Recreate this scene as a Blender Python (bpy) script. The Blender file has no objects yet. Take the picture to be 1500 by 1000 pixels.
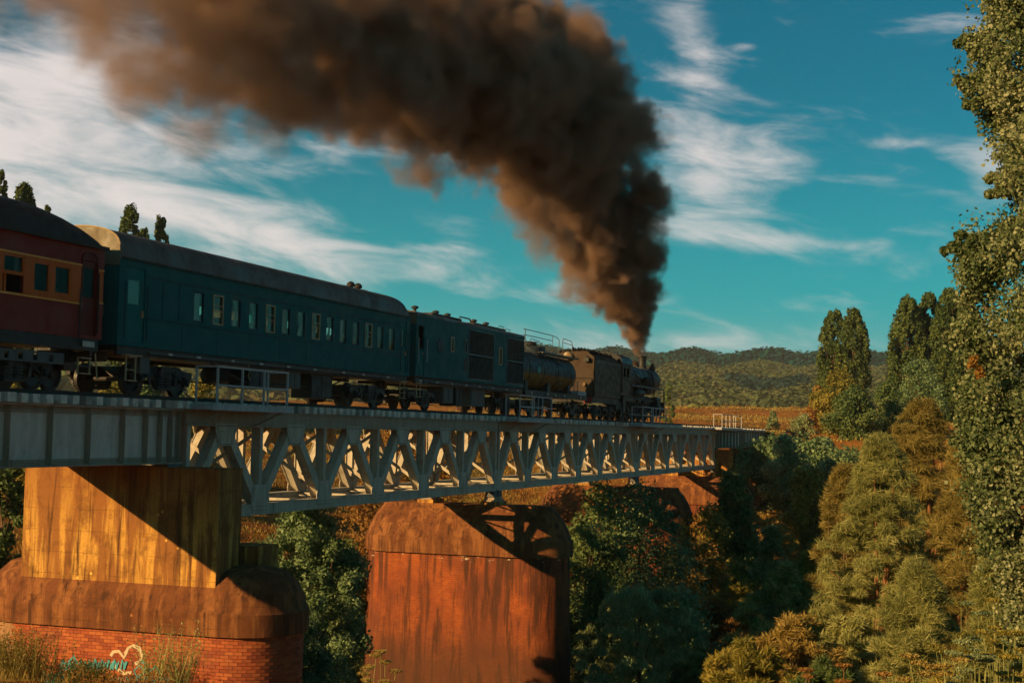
import bpy, math, random
import numpy as np
from mathutils import Vector, Matrix, Quaternion, noise as mnoise
random.seed(7)
rng = np.random.default_rng(11)
S = bpy.context.scene
COL = S.collection
PI = math.pi
EYE = 9.0

# ------------------------------------------------------------------ camera
F_PX = 2100.0
def _cam_axes():
    ray = np.array([1460 - 750.0, 500.0 - 645.0, F_PX]); d = ray / np.linalg.norm(ray)
    up = np.array([math.sin(.02), math.cos(.02), 0.0]); up[2] = -(up[:2] @ d[:2]) / d[2]; up /= np.linalg.norm(up)
    left = np.cross(d, up)
    if left[0] > 0: left = -left
    return np.stack([d, left, up])
CR = _cam_axes()                       # rows: world X, Y, Z seen in camera space (right, up, forward)
cd = bpy.data.cameras.new('camera'); cam = bpy.data.objects.new('camera', cd); COL.objects.link(cam)
cd.sensor_width = 36.0; cd.lens = 36.0 * F_PX / 1500.0; cd.clip_start = .1; cd.clip_end = 9000
cam.matrix_world = Matrix([[CR[i][0], CR[i][1], -CR[i][2], (0, 0, EYE)[i]] for i in range(3)] + [[0, 0, 0, 1]])
S.camera = cam
def at(x, y, X=None, Y=None, Z=None, D=None):
    w = CR @ np.array([x - 750.0, 500.0 - y, F_PX])
    if D is not None: t = D / math.hypot(w[0], w[1])
    elif X is not None: t = X / w[0]
    elif Y is not None: t = Y / w[1]
    else: t = (Z - EYE) / w[2]
    return Vector((w[0] * t, w[1] * t, EYE + w[2] * t))

# ------------------------------------------------------------------ render settings
S.render.engine = 'CYCLES'
c = S.cycles
c.use_denoising = True
try: c.denoiser = 'OPENIMAGEDENOISE'
except Exception: pass
c.use_adaptive_sampling = True; c.adaptive_threshold = 0.02
c.max_bounces = 6; c.diffuse_bounces = 3; c.glossy_bounces = 2; c.transmission_bounces = 4
c.transparent_max_bounces = 16; c.volume_bounces = 1
c.volume_step_rate = 2.0; c.volume_max_steps = 256
c.sample_clamp_indirect = 4.0
vs = S.view_settings
vs.view_transform = 'Standard'; vs.look = 'None'; vs.exposure = 0.62; vs.gamma = 1.0; vs.use_curve_mapping = False

# ------------------------------------------------------------------ sun and sky
TO_SUN = Vector((-1.4, 1.0, .566)).normalized()
sd = bpy.data.lights.new('sun', 'SUN'); sun = bpy.data.objects.new('sun', sd); COL.objects.link(sun)
sd.energy = 4.6; sd.angle = math.radians(.5); sd.color = (1.0, .63, .26)
sun.rotation_euler = TO_SUN.to_track_quat('Z', 'Y').to_euler()
sun.location = (0, 0, 60)

def N(t, kind, **kw):
    n = t.nodes.new(kind)
    for k, v in kw.items(): setattr(n, k, v)
    return n
def mathn(t, op, a, b=None, c_=None, clamp=False):
    n = N(t, 'ShaderNodeMath', operation=op, use_clamp=clamp)
    for i, v in enumerate((a, b, c_)):
        if v is None: continue
        if isinstance(v, (int, float)): n.inputs[i].default_value = v
        else: t.links.new(v, n.inputs[i])
    return n.outputs[0]
def mixc(t, fac, a, b, blend='MIX'):
    n = N(t, 'ShaderNodeMix', data_type='RGBA', blend_type=blend)
    for i, v in ((0, fac), (6, a), (7, b)):
        if isinstance(v, (int, float)): n.inputs[i].default_value = v
        elif isinstance(v, tuple): n.inputs[i].default_value = (*v[:3], 1)
        else: t.links.new(v, n.inputs[i])
    return n.outputs[2]
def noise(t, vec, scale, detail=4, rough=.55, dist=0.0):
    n = N(t, 'ShaderNodeTexNoise'); n.inputs['Scale'].default_value = scale; n.inputs['Detail'].default_value = detail
    n.inputs['Roughness'].default_value = rough; n.inputs['Distortion'].default_value = dist
    if vec is not None: t.links.new(vec, n.inputs['Vector'])
    return n.outputs['Fac']
def ramp(t, fac, stops):
    n = N(t, 'ShaderNodeValToRGB'); e = n.color_ramp.elements
    while len(e) < len(stops): e.new(.5)
    for i, (p, col) in enumerate(stops):
        e[i].position = p; e[i].color = (*col, 1) if len(col) == 3 else col
    t.links.new(fac, n.inputs[0]); return n.outputs[0]
def mapr(t, v, a, b, c_=0.0, d=1.0):
    n = N(t, 'ShaderNodeMapRange', clamp=True); n.interpolation_type = 'SMOOTHSTEP'
    t.links.new(v, n.inputs[0])
    for i, x in zip((1, 2, 3, 4), (a, b, c_, d)): n.inputs[i].default_value = x
    return n.outputs[0]

W = bpy.data.worlds.new('World'); S.world = W; W.use_nodes = True
t = W.node_tree; t.nodes.clear()
out = N(t, 'ShaderNodeOutputWorld'); bg = N(t, 'ShaderNodeBackground'); t.links.new(bg.outputs[0], out.inputs[0])
sky = N(t, 'ShaderNodeTexSky', sky_type='NISHITA', sun_disc=False)
sky.sun_elevation = math.asin(TO_SUN.z); sky.sun_rotation = math.atan2(TO_SUN.x, TO_SUN.y)
sky.altitude = 200; sky.air_density = 1.0; sky.dust_density = .6; sky.ozone_density = 1.0
skyc = mixc(t, 1.0, sky.outputs[0], (.0, .37, .41), 'MULTIPLY')
tc = N(t, 'ShaderNodeTexCoord'); sep = N(t, 'ShaderNodeSeparateXYZ'); t.links.new(tc.outputs['Generated'], sep.inputs[0])
az = mathn(t, 'MULTIPLY', mathn(t, 'ARCTAN2', sep.outputs[1], sep.outputs[0]), 180 / PI)
el = mathn(t, 'MULTIPLY', mathn(t, 'ARCSINE', sep.outputs[2]), 180 / PI)
# cirrus drawn out along the wind
comb = N(t, 'ShaderNodeCombineXYZ'); t.links.new(az, comb.inputs[0]); t.links.new(el, comb.inputs[1])
mp = N(t, 'ShaderNodeMapping', vector_type='TEXTURE'); mp.inputs['Rotation'].default_value = (0, 0, math.radians(9)); mp.inputs['Scale'].default_value = (5.5, 1.5, 1)
t.links.new(comb.outputs[0], mp.inputs[0])
n1 = noise(t, mp.outputs[0], 1.15, 8, .60, .45)
mp2 = N(t, 'ShaderNodeMapping', vector_type='TEXTURE'); mp2.inputs['Rotation'].default_value = (0, 0, math.radians(4)); mp2.inputs['Scale'].default_value = (9, 5, 1); mp2.inputs['Location'].default_value = (3, 1, 0)
t.links.new(comb.outputs[0], mp2.inputs[0])
n2 = noise(t, mp2.outputs[0], 1.3, 4, .5, .6)
def px_dir(x, y):
    p = at(x, y, D=100); return math.degrees(math.atan2(p.y, p.x)), math.degrees(math.atan2(p.z - EYE, 100))
blobs = [(50, 200, 290, 165, 0, .98), (-60, 60, 260, 80, 0, .35), (330, 330, 300, 60, -5, .42), (620, 395, 330, 28, -7, .5), (1130, 225, 190, 42, -8, .6), (1040, 300, 110, 75, -10, .55),
         (1200, 360, 220, 20, -7, .55), (1015, 70, 45, 120, 12, .55), (1465, 240, 55, 50, 0, .5), (1000, 505, 300, 26, 0, .4), (300, 480, 500, 45, 0, .25), (1420, 10, 110, 30, 0, .2), (1090, 68, 22, 7, 0, .5), (1320, 210, 70, 8, -5, .3)]
acc = None
for (bx, by, sx, sy, ang, amp) in blobs:
    a0, e0 = px_dir(bx, by); k = 2100 * PI / 180
    ca, sa = math.cos(math.radians(ang)), math.sin(math.radians(ang))
    dx = mathn(t, 'SUBTRACT', az, a0); dy = mathn(t, 'SUBTRACT', el, e0)      # +az is to the left
    u = mathn(t, 'SUBTRACT', mathn(t, 'MULTIPLY', dx, -ca), mathn(t, 'MULTIPLY', dy, -sa))
    v = mathn(t, 'ADD', mathn(t, 'MULTIPLY', dx, sa), mathn(t, 'MULTIPLY', dy, ca))
    u = mathn(t, 'POWER', mathn(t, 'ABSOLUTE', mathn(t, 'MULTIPLY', u, k / sx)), 2)
    v = mathn(t, 'POWER', mathn(t, 'ABSOLUTE', mathn(t, 'MULTIPLY', v, k / sy)), 2)
    g = mathn(t, 'MULTIPLY', mathn(t, 'EXPONENT', mathn(t, 'MULTIPLY', mathn(t, 'ADD', u, v), -1.0)), amp)
    acc = g if acc is None else mathn(t, 'ADD', acc, g)
thin = mathn(t, 'ADD', mathn(t, 'MULTIPLY', n1, 1.35), mathn(t, 'MULTIPLY', n2, .45))
cov = mathn(t, 'ADD', thin, mathn(t, 'MULTIPLY', acc, .62))
cov = mapr(t, cov, .95, 1.70)
haze = mapr(t, el, 0.0, 14.0, .66, .0)
skyb = mixc(t, haze, skyc, (.15, 3.5, 3.75))
hz2 = mapr(t, el, -1.0, 5.5, .58, .0)
skyb = mixc(t, hz2, skyb, (4.4, 4.1, 3.9))
skyf = mixc(t, mathn(t, 'MULTIPLY', cov, .93), skyb, (6.4, 5.8, 5.6))
t.links.new(skyf, bg.inputs[0]); bg.inputs[1].default_value = .084

# ------------------------------------------------------------------ object helpers
def link(o): COL.objects.link(o); return o
def thing(name, label, cat, loc=(0, 0, 0), group=None):
    o = link(bpy.data.objects.new(name, None)); o.location = loc; o.empty_display_size = .3
    o['label'] = label; o['category'] = cat
    if group: o['group'] = group
    return o
def tagm(o, label, cat, group=None, kind=None):
    if label: o['label'] = label
    if cat: o['category'] = cat
    if group: o['group'] = group
    if kind: o['kind'] = kind
    return o
def world_loc(o):
    v = Vector(o.location)
    while o.parent: o = o.parent; v += Vector(o.location)
    return v
class MB:
    def __init__(s): s.v = []; s.f = []; s.uv = None; s.smooth = False
    def add(s, vs_, fs):
        n = len(s.v); s.v += [tuple(p) for p in vs_]; s.f += [tuple(i + n for i in f) for f in fs]; return s
    def box(s, x0, x1, y0, y1, z0, z1):
        return s.add([(x0, y0, z0), (x1, y0, z0), (x1, y1, z0), (x0, y1, z0), (x0, y0, z1), (x1, y0, z1), (x1, y1, z1), (x0, y1, z1)],
                     [(0, 3, 2, 1), (4, 5, 6, 7), (0, 1, 5, 4), (1, 2, 6, 5), (2, 3, 7, 6), (3, 0, 4, 7)])
    def cbox(s, x, y, z, sx, sy, sz): return s.box(x - sx / 2, x + sx / 2, y - sy / 2, y + sy / 2, z - sz / 2, z + sz / 2)
    def bar(s, a, b, w, h, upv=(0, 0, 1)):      # rectangular bar from a to b, w across, h along upv
        a = Vector(a); b = Vector(b); d = (b - a).normalized(); u = Vector(upv); sd_ = d.cross(u)
        if sd_.length < 1e-4: sd_ = d.cross(Vector((1, 0, 0)))
        sd_.normalize(); u = sd_.cross(d).normalized(); P = []
        for p in (a, b):
            for i, j in ((-1, -1), (1, -1), (1, 1), (-1, 1)): P.append(p + sd_ * (i * w / 2) + u * (j * h / 2))
        return s.add(P, [(3, 2, 1, 0), (4, 5, 6, 7), (0, 1, 5, 4), (1, 2, 6, 5), (2, 3, 7, 6), (3, 0, 4, 7)])
    def tube(s, pts, r, n=8, r2=None, cap=True):
        pts = [Vector(p) for p in pts]; base = len(s.v); m = len(pts)
        for i, p in enumerate(pts):
            d = (pts[min(i + 1, m - 1)] - pts[max(i - 1, 0)]).normalized()
            a = d.cross(Vector((0, 0, 1)))
            if a.length < .05: a = d.cross(Vector((0, 1, 0)))
            a.normalize(); b = a.cross(d)
            rr = r if r2 is None else r + (r2 - r) * i / max(1, m - 1)
            for k in range(n):
                th = 2 * PI * k / n; s.v.append(tuple(p + a * (rr * math.cos(th)) + b * (rr * math.sin(th))))
        for i in range(m - 1):
            for k in range(n):
                k2 = (k + 1) % n; s.f.append((base + i * n + k, base + i * n + k2, base + (i + 1) * n + k2, base + (i + 1) * n + k))
        if cap:
            s.f.append(tuple(base + k for k in reversed(range(n)))); s.f.append(tuple(base + (m - 1) * n + k for k in range(n)))
        return s
    def lathe(s, o, axis, prof, n=16):          # prof: (r, t) along axis from o
        o = Vector(o); ax = Vector(axis).normalized(); a = ax.cross(Vector((0, 0, 1)))
        if a.length < .05: a = Vector((1, 0, 0))
        a.normalize(); b = ax.cross(a); base = len(s.v)
        for r, tt in prof:
            for k in range(n):
                th = 2 * PI * k / n; s.v.append(tuple(o + ax * tt + a * (r * math.cos(th)) + b * (r * math.sin(th))))
        for i in range(len(prof) - 1):
            for k in range(n):
                k2 = (k + 1) % n; s.f.append((base + i * n + k, base + i * n + k2, base + (i + 1) * n + k2, base + (i + 1) * n + k))
        s.f.append(tuple(base + k for k in reversed(range(n)))); s.f.append(tuple(base + (len(prof) - 1) * n + k for k in range(n)))
        return s
    def plate(s, pts, y0, y1):                   # polygon in XZ given thickness along Y
        n = len(pts); base = len(s.v)
        s.v += [(p[0], y0, p[1]) for p in pts] + [(p[0], y1, p[1]) for p in pts]
        s.f.append(tuple(base + i for i in range(n))); s.f.append(tuple(base + n + i for i in reversed(range(n))))
        for i in range(n):
            j = (i + 1) % n; s.f.append((base + j, base + i, base + n + i, base + n + j))
        return s
    def build(s, name, mat, parent=None, smooth=False, kind=None, label=None):
        me = bpy.data.meshes.new(name)
        off = world_loc(parent) if parent else Vector((0, 0, 0))
        me.from_pydata([(p[0] - off.x, p[1] - off.y, p[2] - off.z) for p in s.v], [], s.f)
        if s.uv is not None:
            l = me.uv_layers.new(name='UVMap'); arr = []
            for f in s.f:
                for i in f: arr += s.uv[i]
            l.data.foreach_set('uv', arr)
        import bmesh
        bm = bmesh.new(); bm.from_mesh(me); bmesh.ops.recalc_face_normals(bm, faces=bm.faces); bm.to_mesh(me); bm.free()
        me.materials.append(mat)
        if smooth:
            me.polygons.foreach_set('use_smooth', [True] * len(me.polygons))
            try: me.set_sharp_from_angle(angle=math.radians(38))
            except Exception: pass
        o = link(bpy.data.objects.new(name, me))
        if parent: o.parent = parent
        if kind: o['kind'] = kind
        if label: o['label'] = label
        return o
def P(parent, name, mat, fn, smooth=False, kind=None, label=None):
    m = MB(); fn(m); return m.build(name, mat, parent, smooth, kind, label)
def kids(o): return [x for x in COL.objects if x.parent == o]
_kids = {}
def copy_tree(o, parent=None):
    if not _kids.get('ok'):
        pass
    c_ = o.copy(); COL.objects.link(c_); c_.parent = parent
    for ch in list(o.children): copy_tree(ch, c_)
    return c_

# ------------------------------------------------------------------ materials
MATS = {}
def newmat(name):
    m = bpy.data.materials.new(name); m.use_nodes = True; t = m.node_tree
    b = t.nodes['Principled BSDF']; return m, t, b
def pos(t, sx=1, sy=1, sz=1):
    g = N(t, 'ShaderNodeNewGeometry'); mp = N(t, 'ShaderNodeMapping'); mp.inputs['Scale'].default_value = (sx, sy, sz)
    t.links.new(g.outputs['Position'], mp.inputs[0]); return mp.outputs[0]
def bump(t, b, h, strength=.3, dist=.02):
    n = N(t, 'ShaderNodeBump'); n.inputs['Strength'].default_value = strength; n.inputs['Distance'].default_value = dist
    t.links.new(h, n.inputs['Height']); t.links.new(n.outputs[0], b.inputs['Normal'])
def paint(name, col, dirt=(.05, .035, .02), amount=.45, rough=.55, metal=0.0, scale=2.5, streak=True, bs=.15, spec=.4):
    m, t, b = newmat(name)
    p = pos(t); n1 = noise(t, p, scale, 6, .65)
    ps = pos(t, 3.2, 3.2, .45) if streak else p
    n2 = noise(t, ps, scale * 1.1, 5, .6)
    n3 = noise(t, p, scale * 14, 3, .6)
    f = mapr(t, mathn(t, 'ADD', mathn(t, 'MULTIPLY', n1, .5), mathn(t, 'MULTIPLY', n2, .5)), .42, .72)
    colv = mixc(t, mathn(t, 'MULTIPLY', f, amount), col, dirt)
    colv = mixc(t, mapr(t, n3, .35, .75, 0, .28), colv, tuple(x * .55 for x in col))
    t.links.new(colv, b.inputs['Base Color'])
    b.inputs['Roughness'].default_value = rough; b.inputs['Metallic'].default_value = metal
    t.links.new(mapr(t, n1, .3, .7, rough - .12, min(1, rough + .2)), b.inputs['Roughness'])
    b.inputs['Specular IOR Level'].default_value = spec
    bump(t, b, n1, bs, .02); return m
def steelmat(name, col, rust=(.16, .065, .022), rust_amt=.5):
    m, t, b = newmat(name)
    p = pos(t); n1 = noise(t, p, 1.1, 8, .68); ps = pos(t, 2.0, 2.0, .35); n2 = noise(t, ps, 2.2, 6, .6); n3 = noise(t, p, 9, 5, .65)
    f = mapr(t, mathn(t, 'ADD', mathn(t, 'MULTIPLY', n1, .6), mathn(t, 'MULTIPLY', n3, .4)), .50, .70)
    cv = mixc(t, mapr(t, n2, .35, .7, 0, .55), col, tuple(x * .55 for x in col))
    cv = mixc(t, mathn(t, 'MULTIPLY', f, rust_amt), cv, rust)
    t.links.new(cv, b.inputs['Base Color']); b.inputs['Roughness'].default_value = .62; b.inputs['Specular IOR Level'].default_value = .3
    bump(t, b, n3, .25, .012); return m
M = {}
M['steel'] = steelmat('grey_bridge_paint', (.52, .46, .36), rust_amt=.6)
M['steel_web'] = steelmat('pale_grey_girder_paint', (.62, .56, .48), rust_amt=.35)
M['steel_dirty'] = steelmat('rust_streaked_grey_paint', (.36, .28, .20), rust=(.20, .09, .03), rust_amt=.75)
M['steel_dark'] = steelmat('sooty_steel', (.10, .10, .095))
M['rail_paint'] = steelmat('galvanised_grey', (.42, .42, .42), rust_amt=.15)
M['rail_steel'] = paint('rusty_rail', (.055, .033, .022), (.02, .012, .01), .6, .6)
M['black'] = paint('sooty_black', (.016, .016, .016), (.05, .035, .022), .45, .55)
M['blackshiny'] = paint('oily_black_iron', (.014, .014, .014), (.035, .024, .017), .35, .45, spec=.35)
M['wheel'] = paint('dark_wheel_iron', (.022, .021, .021), (.06, .03, .018), .5, .5)
M['wheel_red'] = paint('rusty_wheel_iron', (.09, .035, .018), (.03, .02, .015), .5, .5)
M['maroon'] = paint('maroon_coach_paint', (.22, .026, .018), (.10, .022, .016), .35, .5, spec=.15)
M['maroon_dark'] = paint('dark_maroon_door_paint', (.13, .018, .013), (.05, .012, .01), .35, .5, spec=.15)
M['orange'] = paint('varnished_orange_window_band', (.58, .115, .014), (.32, .06, .012), .35, .5, spec=.15)
M['cream_line'] = paint('ochre_lining', (.85, .36, .05), (.5, .2, .03), .3, .5)
M['blue'] = paint('teal_blue_coach_paint', (.002, .112, .118), (.004, .064, .070), .3, .55, spec=.06)
M['blue_dark'] = paint('dark_teal_trim', (.006, .045, .06), (.008, .02, .022), .4, .5, spec=.15)
M['blue_door'] = paint('faded_teal_door_paint', (.003, .138, .142), (.005, .07, .07), .4, .55, spec=.06)
M['van'] = paint('weathered_teal_van_paint', (.006, .118, .124), (.035, .060, .056), .45, .55, scale=1.6, spec=.06)
M['slat'] = paint('grey_teal_louvre_paint', (.045, .095, .105), (.04, .05, .05), .5, .45)
M['roof_dark'] = paint('black_canvas_roof', (.045, .040, .036), (.02, .018, .017), .4, .6, spec=.15)
M['roof_grey'] = paint('grey_weathered_roof', (.12, .10, .088), (.045, .032, .024), .75, .55, scale=1.3)
M['cream'] = paint('dirty_cream_paint', (.17, .135, .08), (.09, .06, .035), .6, .55)
M['white'] = paint('dirty_white_paint', (.52, .48, .42), (.2, .15, .1), .45, .6)
M['ladder'] = paint('worn_cream_metal', (.42, .30, .16), (.2, .13, .08), .5, .5)
M['tank'] = paint('grey_blue_tank_paint', (.05, .066, .074), (.02, .02, .02), .55, .55, spec=.2)
M['tank_stripe'] = paint('ochre_tank_band', (.24, .12, .025), (.10, .055, .02), .5, .6, spec=.15)
M['emblem'] = paint('turquoise_emblem', (.02, .30, .30), (.02, .2, .2), .2, .5)
M['tender'] = paint('brown_black_tender_paint', (.036, .028, .021), (.02, .014, .011), .55, .5, spec=.15)
M['tender_back'] = paint('dusty_brown_tender_plate', (.062, .040, .024), (.035, .022, .015), .6, .6, spec=.15)
M['red'] = paint('red_buffer_paint', (.33, .02, .025), (.15, .02, .02), .3, .5)
M['brass'] = paint('yellowed_lamp_lens', (.20, .12, .035), (.08, .05, .02), .5, .35)
M['coal'] = paint('coal', (.02, .019, .018), (.045, .035, .028), .4, .45)
M['curtain'] = paint('beige_curtain', (.80, .70, .54), (.6, .5, .36), .4, .8)
M['curtain_o'] = paint('orange_curtain', (.80, .26, .06), (.6, .2, .05), .4, .8)
M['curtain_g'] = paint('grey_green_curtain', (.42, .52, .46), (.3, .36, .3), .4, .8)
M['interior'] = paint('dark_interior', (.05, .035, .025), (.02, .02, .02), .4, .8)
M['skin'] = paint('skin', (.42, .22, .14), (.3, .16, .1), .2, .6)
M['shirt'] = paint('blue_shirt', (.04, .16, .30), (.03, .1, .2), .2, .8)
M['shirt2'] = paint('pale_shirt', (.3, .27, .24), (.2, .18, .16), .2, .8)
for k in ('curtain', 'curtain_o', 'curtain_g'):
    t = M[k].node_tree; b = t.nodes['Principled BSDF']; b.inputs['Transmission Weight'].default_value = 0
    tr = N(t, 'ShaderNodeBsdfTranslucent'); mx = N(t, 'ShaderNodeMixShader'); mx.inputs[0].default_value = .45
    src = b.inputs['Base Color'].links[0].from_socket; t.links.new(src, tr.inputs[0])
    t.links.new(b.outputs[0], mx.inputs[1]); t.links.new(tr.outputs[0], mx.inputs[2]); t.links.new(mx.outputs[0], t.nodes['Material Output'].inputs[0])
def glassmat(name, tint, refl=.025):
    m, t, b = newmat(name); t.nodes.remove(b)
    g = N(t, 'ShaderNodeBsdfGlossy'); g.inputs['Roughness'].default_value = .06; g.inputs[0].default_value = (.9, .9, .9, 1)
    tr = N(t, 'ShaderNodeBsdfTransparent'); tr.inputs[0].default_value = (*tint, 1)
    fr = N(t, 'ShaderNodeLayerWeight'); fr.inputs[0].default_value = .35
    fac = mapr(t, fr.outputs['Fresnel'], 0, 1, refl, refl * 3); mx = N(t, 'ShaderNodeMixShader')
    t.links.new(fac, mx.inputs[0]); t.links.new(tr.outputs[0], mx.inputs[1]); t.links.new(g.outputs[0], mx.inputs[2])
    t.links.new(mx.outputs[0], t.nodes['Material Output'].inputs[0]); return m
M['glass'] = glassmat('window_glass', (.75, .85, .82)); M['glass_dark'] = glassmat('dim_window_glass', (.6, .65, .65), .008)

def timber(name):
    m, t, b = newmat(name); p = pos(t); oi = N(t, 'ShaderNodeObjectInfo')
    n1 = noise(t, p, 3.5, 6, .7); n2 = noise(t, pos(t, 1, 1, 6), 9, 4, .6)
    cv = ramp(t, n1, [(.26, (.10, .08, .065)), (.40, (.52, .47, .40)), (.62, (.78, .72, .62)), (.82, (.34, .18, .08))])
    cv = mixc(t, mapr(t, n2, .55, .78, 0, .55), cv, (.08, .06, .045))
    cv = mixc(t, mapr(t, oi.outputs['Random'], .7, 1.0, 0, .6), cv, (.13, .10, .07))
    t.links.new(cv, b.inputs['Base Color']); b.inputs['Roughness'].default_value = .85; bump(t, b, n2, .5, .02); return m
M['timber'] = timber('flaking_white_sleeper_timber')
M['timber_dark'] = paint('tarred_timber', (.04, .03, .024), (.09, .05, .03), .5, .85)

def concrete(name, lo, hi, dark, yellow_amt=.6):
    m, t, b = newmat(name)
    p = pos(t); pst = pos(t, 1.5, 1.5, .16)
    big = noise(t, pst, 1.25, 6, .62, .6); st2 = noise(t, pos(t, 3.0, 3.0, .22), 1.6, 6, .65, .4); fine = noise(t, p, 14, 6, .7); mid = noise(t, p, 1.8, 8, .68)
    cv = mixc(t, mapr(t, big, .46, .58), lo, hi)
    cv = mixc(t, mathn(t, 'MULTIPLY', mapr(t, mid, .46, .68), .75), cv, tuple(x * .55 for x in lo))
    cv = mixc(t, mapr(t, st2, .49, .68, 0, .95), cv, dark)
    # casting lifts
    sx = N(t, 'ShaderNodeSeparateXYZ'); g = N(t, 'ShaderNodeNewGeometry'); t.links.new(g.outputs['Position'], sx.inputs[0])
    rs = mapr(t, mathn(t, 'ADD', sx.outputs[2], mathn(t, 'MULTIPLY', big, 5.0)), 8.0, 10.6, 0, .65); cv = mixc(t, rs, cv, (.24, .085, .026))
    zz = mathn(t, 'ADD', sx.outputs[2], mathn(t, 'MULTIPLY', mid, .12))
    fr = mathn(t, 'FRACT', mathn(t, 'MULTIPLY', zz, 1.55)); ln = mathn(t, 'LESS_THAN', fr, .035)
    cv = mixc(t, mathn(t, 'MULTIPLY', mathn(t, 'MULTIPLY', ln, mapr(t, noise(t, p, 1.3, 4), .42, .6)), .4), cv, tuple(x * .6 for x in dark))
    v = N(t, 'ShaderNodeTexVoronoi'); v.inputs['Scale'].default_value = 2.2; t.links.new(p, v.inputs['Vector'])
    ch = mathn(t, 'MULTIPLY', mapr(t, v.outputs['Distance'], .13, .05), mapr(t, noise(t, p, .6, 3), .5, .62))
    cv = mixc(t, ch, cv, tuple(min(1, x * 1.5) for x in hi))
    cv = mixc(t, mapr(t, fine, .35, .75, 0, .35), cv, tuple(x * .5 for x in lo))
    t.links.new(cv, b.inputs['Base Color']); b.inputs['Roughness'].default_value = .9; b.inputs['Specular IOR Level'].default_value = .2
    h = mathn(t, 'ADD', mathn(t, 'MULTIPLY', fine, .5), mathn(t, 'SUBTRACT', mid, mathn(t, 'MULTIPLY', ln, .6)))
    bump(t, b, h, .5, .03); return m
M['concrete'] = concrete('stained_ochre_concrete', (.30, .125, .035), (.66, .36, .075), (.075, .032, .014))
M['cap'] = concrete('brown_weathered_render', (.17, .06, .022), (.29, .115, .038), (.055, .024, .012))
def brickmat(name, c1, c2, mortar, wear=.6):
    m, t, b = newmat(name); uv = N(t, 'ShaderNodeUVMap'); uv.uv_map = 'UVMap'
    br = N(t, 'ShaderNodeTexBrick'); br.inputs['Scale'].default_value = 1.0; br.inputs['Brick Width'].default_value = .26; br.inputs['Row Height'].default_value = .1
    br.inputs['Mortar Size'].default_value = .008; br.inputs['Mortar Smooth'].default_value = .3
    br.inputs['Color1'].default_value = (*c1, 1); br.inputs['Color2'].default_value = (*c2, 1); br.inputs['Mortar'].default_value = (*mortar, 1)
    t.links.new(uv.outputs[0], br.inputs['Vector']); p = pos(t)
    n1 = noise(t, p, .9, 6, .65); n2 = noise(t, pos(t, 2.2, 2.2, .25), 1.3, 6, .65, .5); n3 = noise(t, p, 9, 4)
    cv = mixc(t, mapr(t, n1, .38, .62, 0, .75), br.outputs[0], (.20, .05, .022)); big = noise(t, pos(t, 1, 1, .5), .33, 5, .6); cv = mixc(t, mapr(t, big, .48, .62, 0, .7), cv, (.13, .04, .022))
    cv = mixc(t, mapr(t, n2, .45, .63, 0, .9), cv, (.060, .026, .015))
    cv = mixc(t, mapr(t, n3, .4, .8, 0, .3), cv, tuple(x * .5 for x in c1))
    g = N(t, 'ShaderNodeNewGeometry'); sx = N(t, 'ShaderNodeSeparateXYZ'); t.links.new(g.outputs['Position'], sx.inputs[0])
    low = mapr(t, mathn(t, 'ADD', sx.outputs[2], mathn(t, 'MULTIPLY', n2, 4.0)), 2.2, -.8, 0, .75)   # damp algae rising from the river
    cv = mixc(t, low, cv, (.07, .035, .02))
    drip = mathn(t, 'MULTIPLY', mapr(t, noise(t, pos(t, 2.6, 2.6, .05), 1.0, 4, .6), .50, .60), mapr(t, mathn(t, 'ADD', sx.outputs[2], mathn(t, 'MULTIPLY', n2, 3.0)), .8, 4.0, .0, .85))
    cv = mixc(t, drip, cv, (.07, .028, .016))
    lime = mathn(t, 'MULTIPLY', mapr(t, sx.outputs[2], 2.62, 2.86), mapr(t, noise(t, pos(t, 1, 1, 2.5), 2.2, 5, .7), .60, .66)); cv = mixc(t, lime, cv, (.55, .42, .28))
    t.links.new(cv, b.inputs['Base Color']); b.inputs['Roughness'].default_value = .9; b.inputs['Specular IOR Level'].default_value = .2
    bump(t, b, mathn(t, 'ADD', mathn(t, 'MULTIPLY', br.outputs['Fac'], -.8), mathn(t, 'MULTIPLY', n3, .4)), .5, .02); return m
M['brickwall'] = brickmat('red_brickwork', (.36, .088, .022), (.27, .058, .017), (.40, .14, .04))
def single_brick(name):
    m, t, b = newmat(name); g = N(t, 'ShaderNodeNewGeometry'); oi = N(t, 'ShaderNodeObjectInfo'); p = pos(t)
    r = mathn(t, 'FRACT', mathn(t, 'ADD', g.outputs['Random Per Island'], oi.outputs['Random']))
    cv = ramp(t, r, [(0, (.25, .05, .018)), (.5, (.38, .085, .024)), (1, (.46, .13, .035))])
    n = noise(t, p, 11, 5, .7); big = noise(t, p, .8, 4)
    cv = mixc(t, mapr(t, n, .45, .8, 0, .55), cv, (.11, .04, .02)); cv = mixc(t, mapr(t, big, .5, .7, 0, .4), cv, (.10, .035, .018))
    t.links.new(cv, b.inputs['Base Color']); b.inputs['Roughness'].default_value = .9; bump(t, b, n, .4, .01); return m
M['brick'] = single_brick('old_red_brick')
M['mortar'] = paint('pale_mortar', (.36, .19, .09), (.2, .1, .05), .4, .95)
M['graf_blue'] = paint('turquoise_spray_paint', (.05, .36, .42), (.04, .2, .24), .3, .6)
M['graf_white'] = paint('cream_spray_paint', (.62, .50, .32), (.4, .28, .16), .3, .6)

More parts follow.
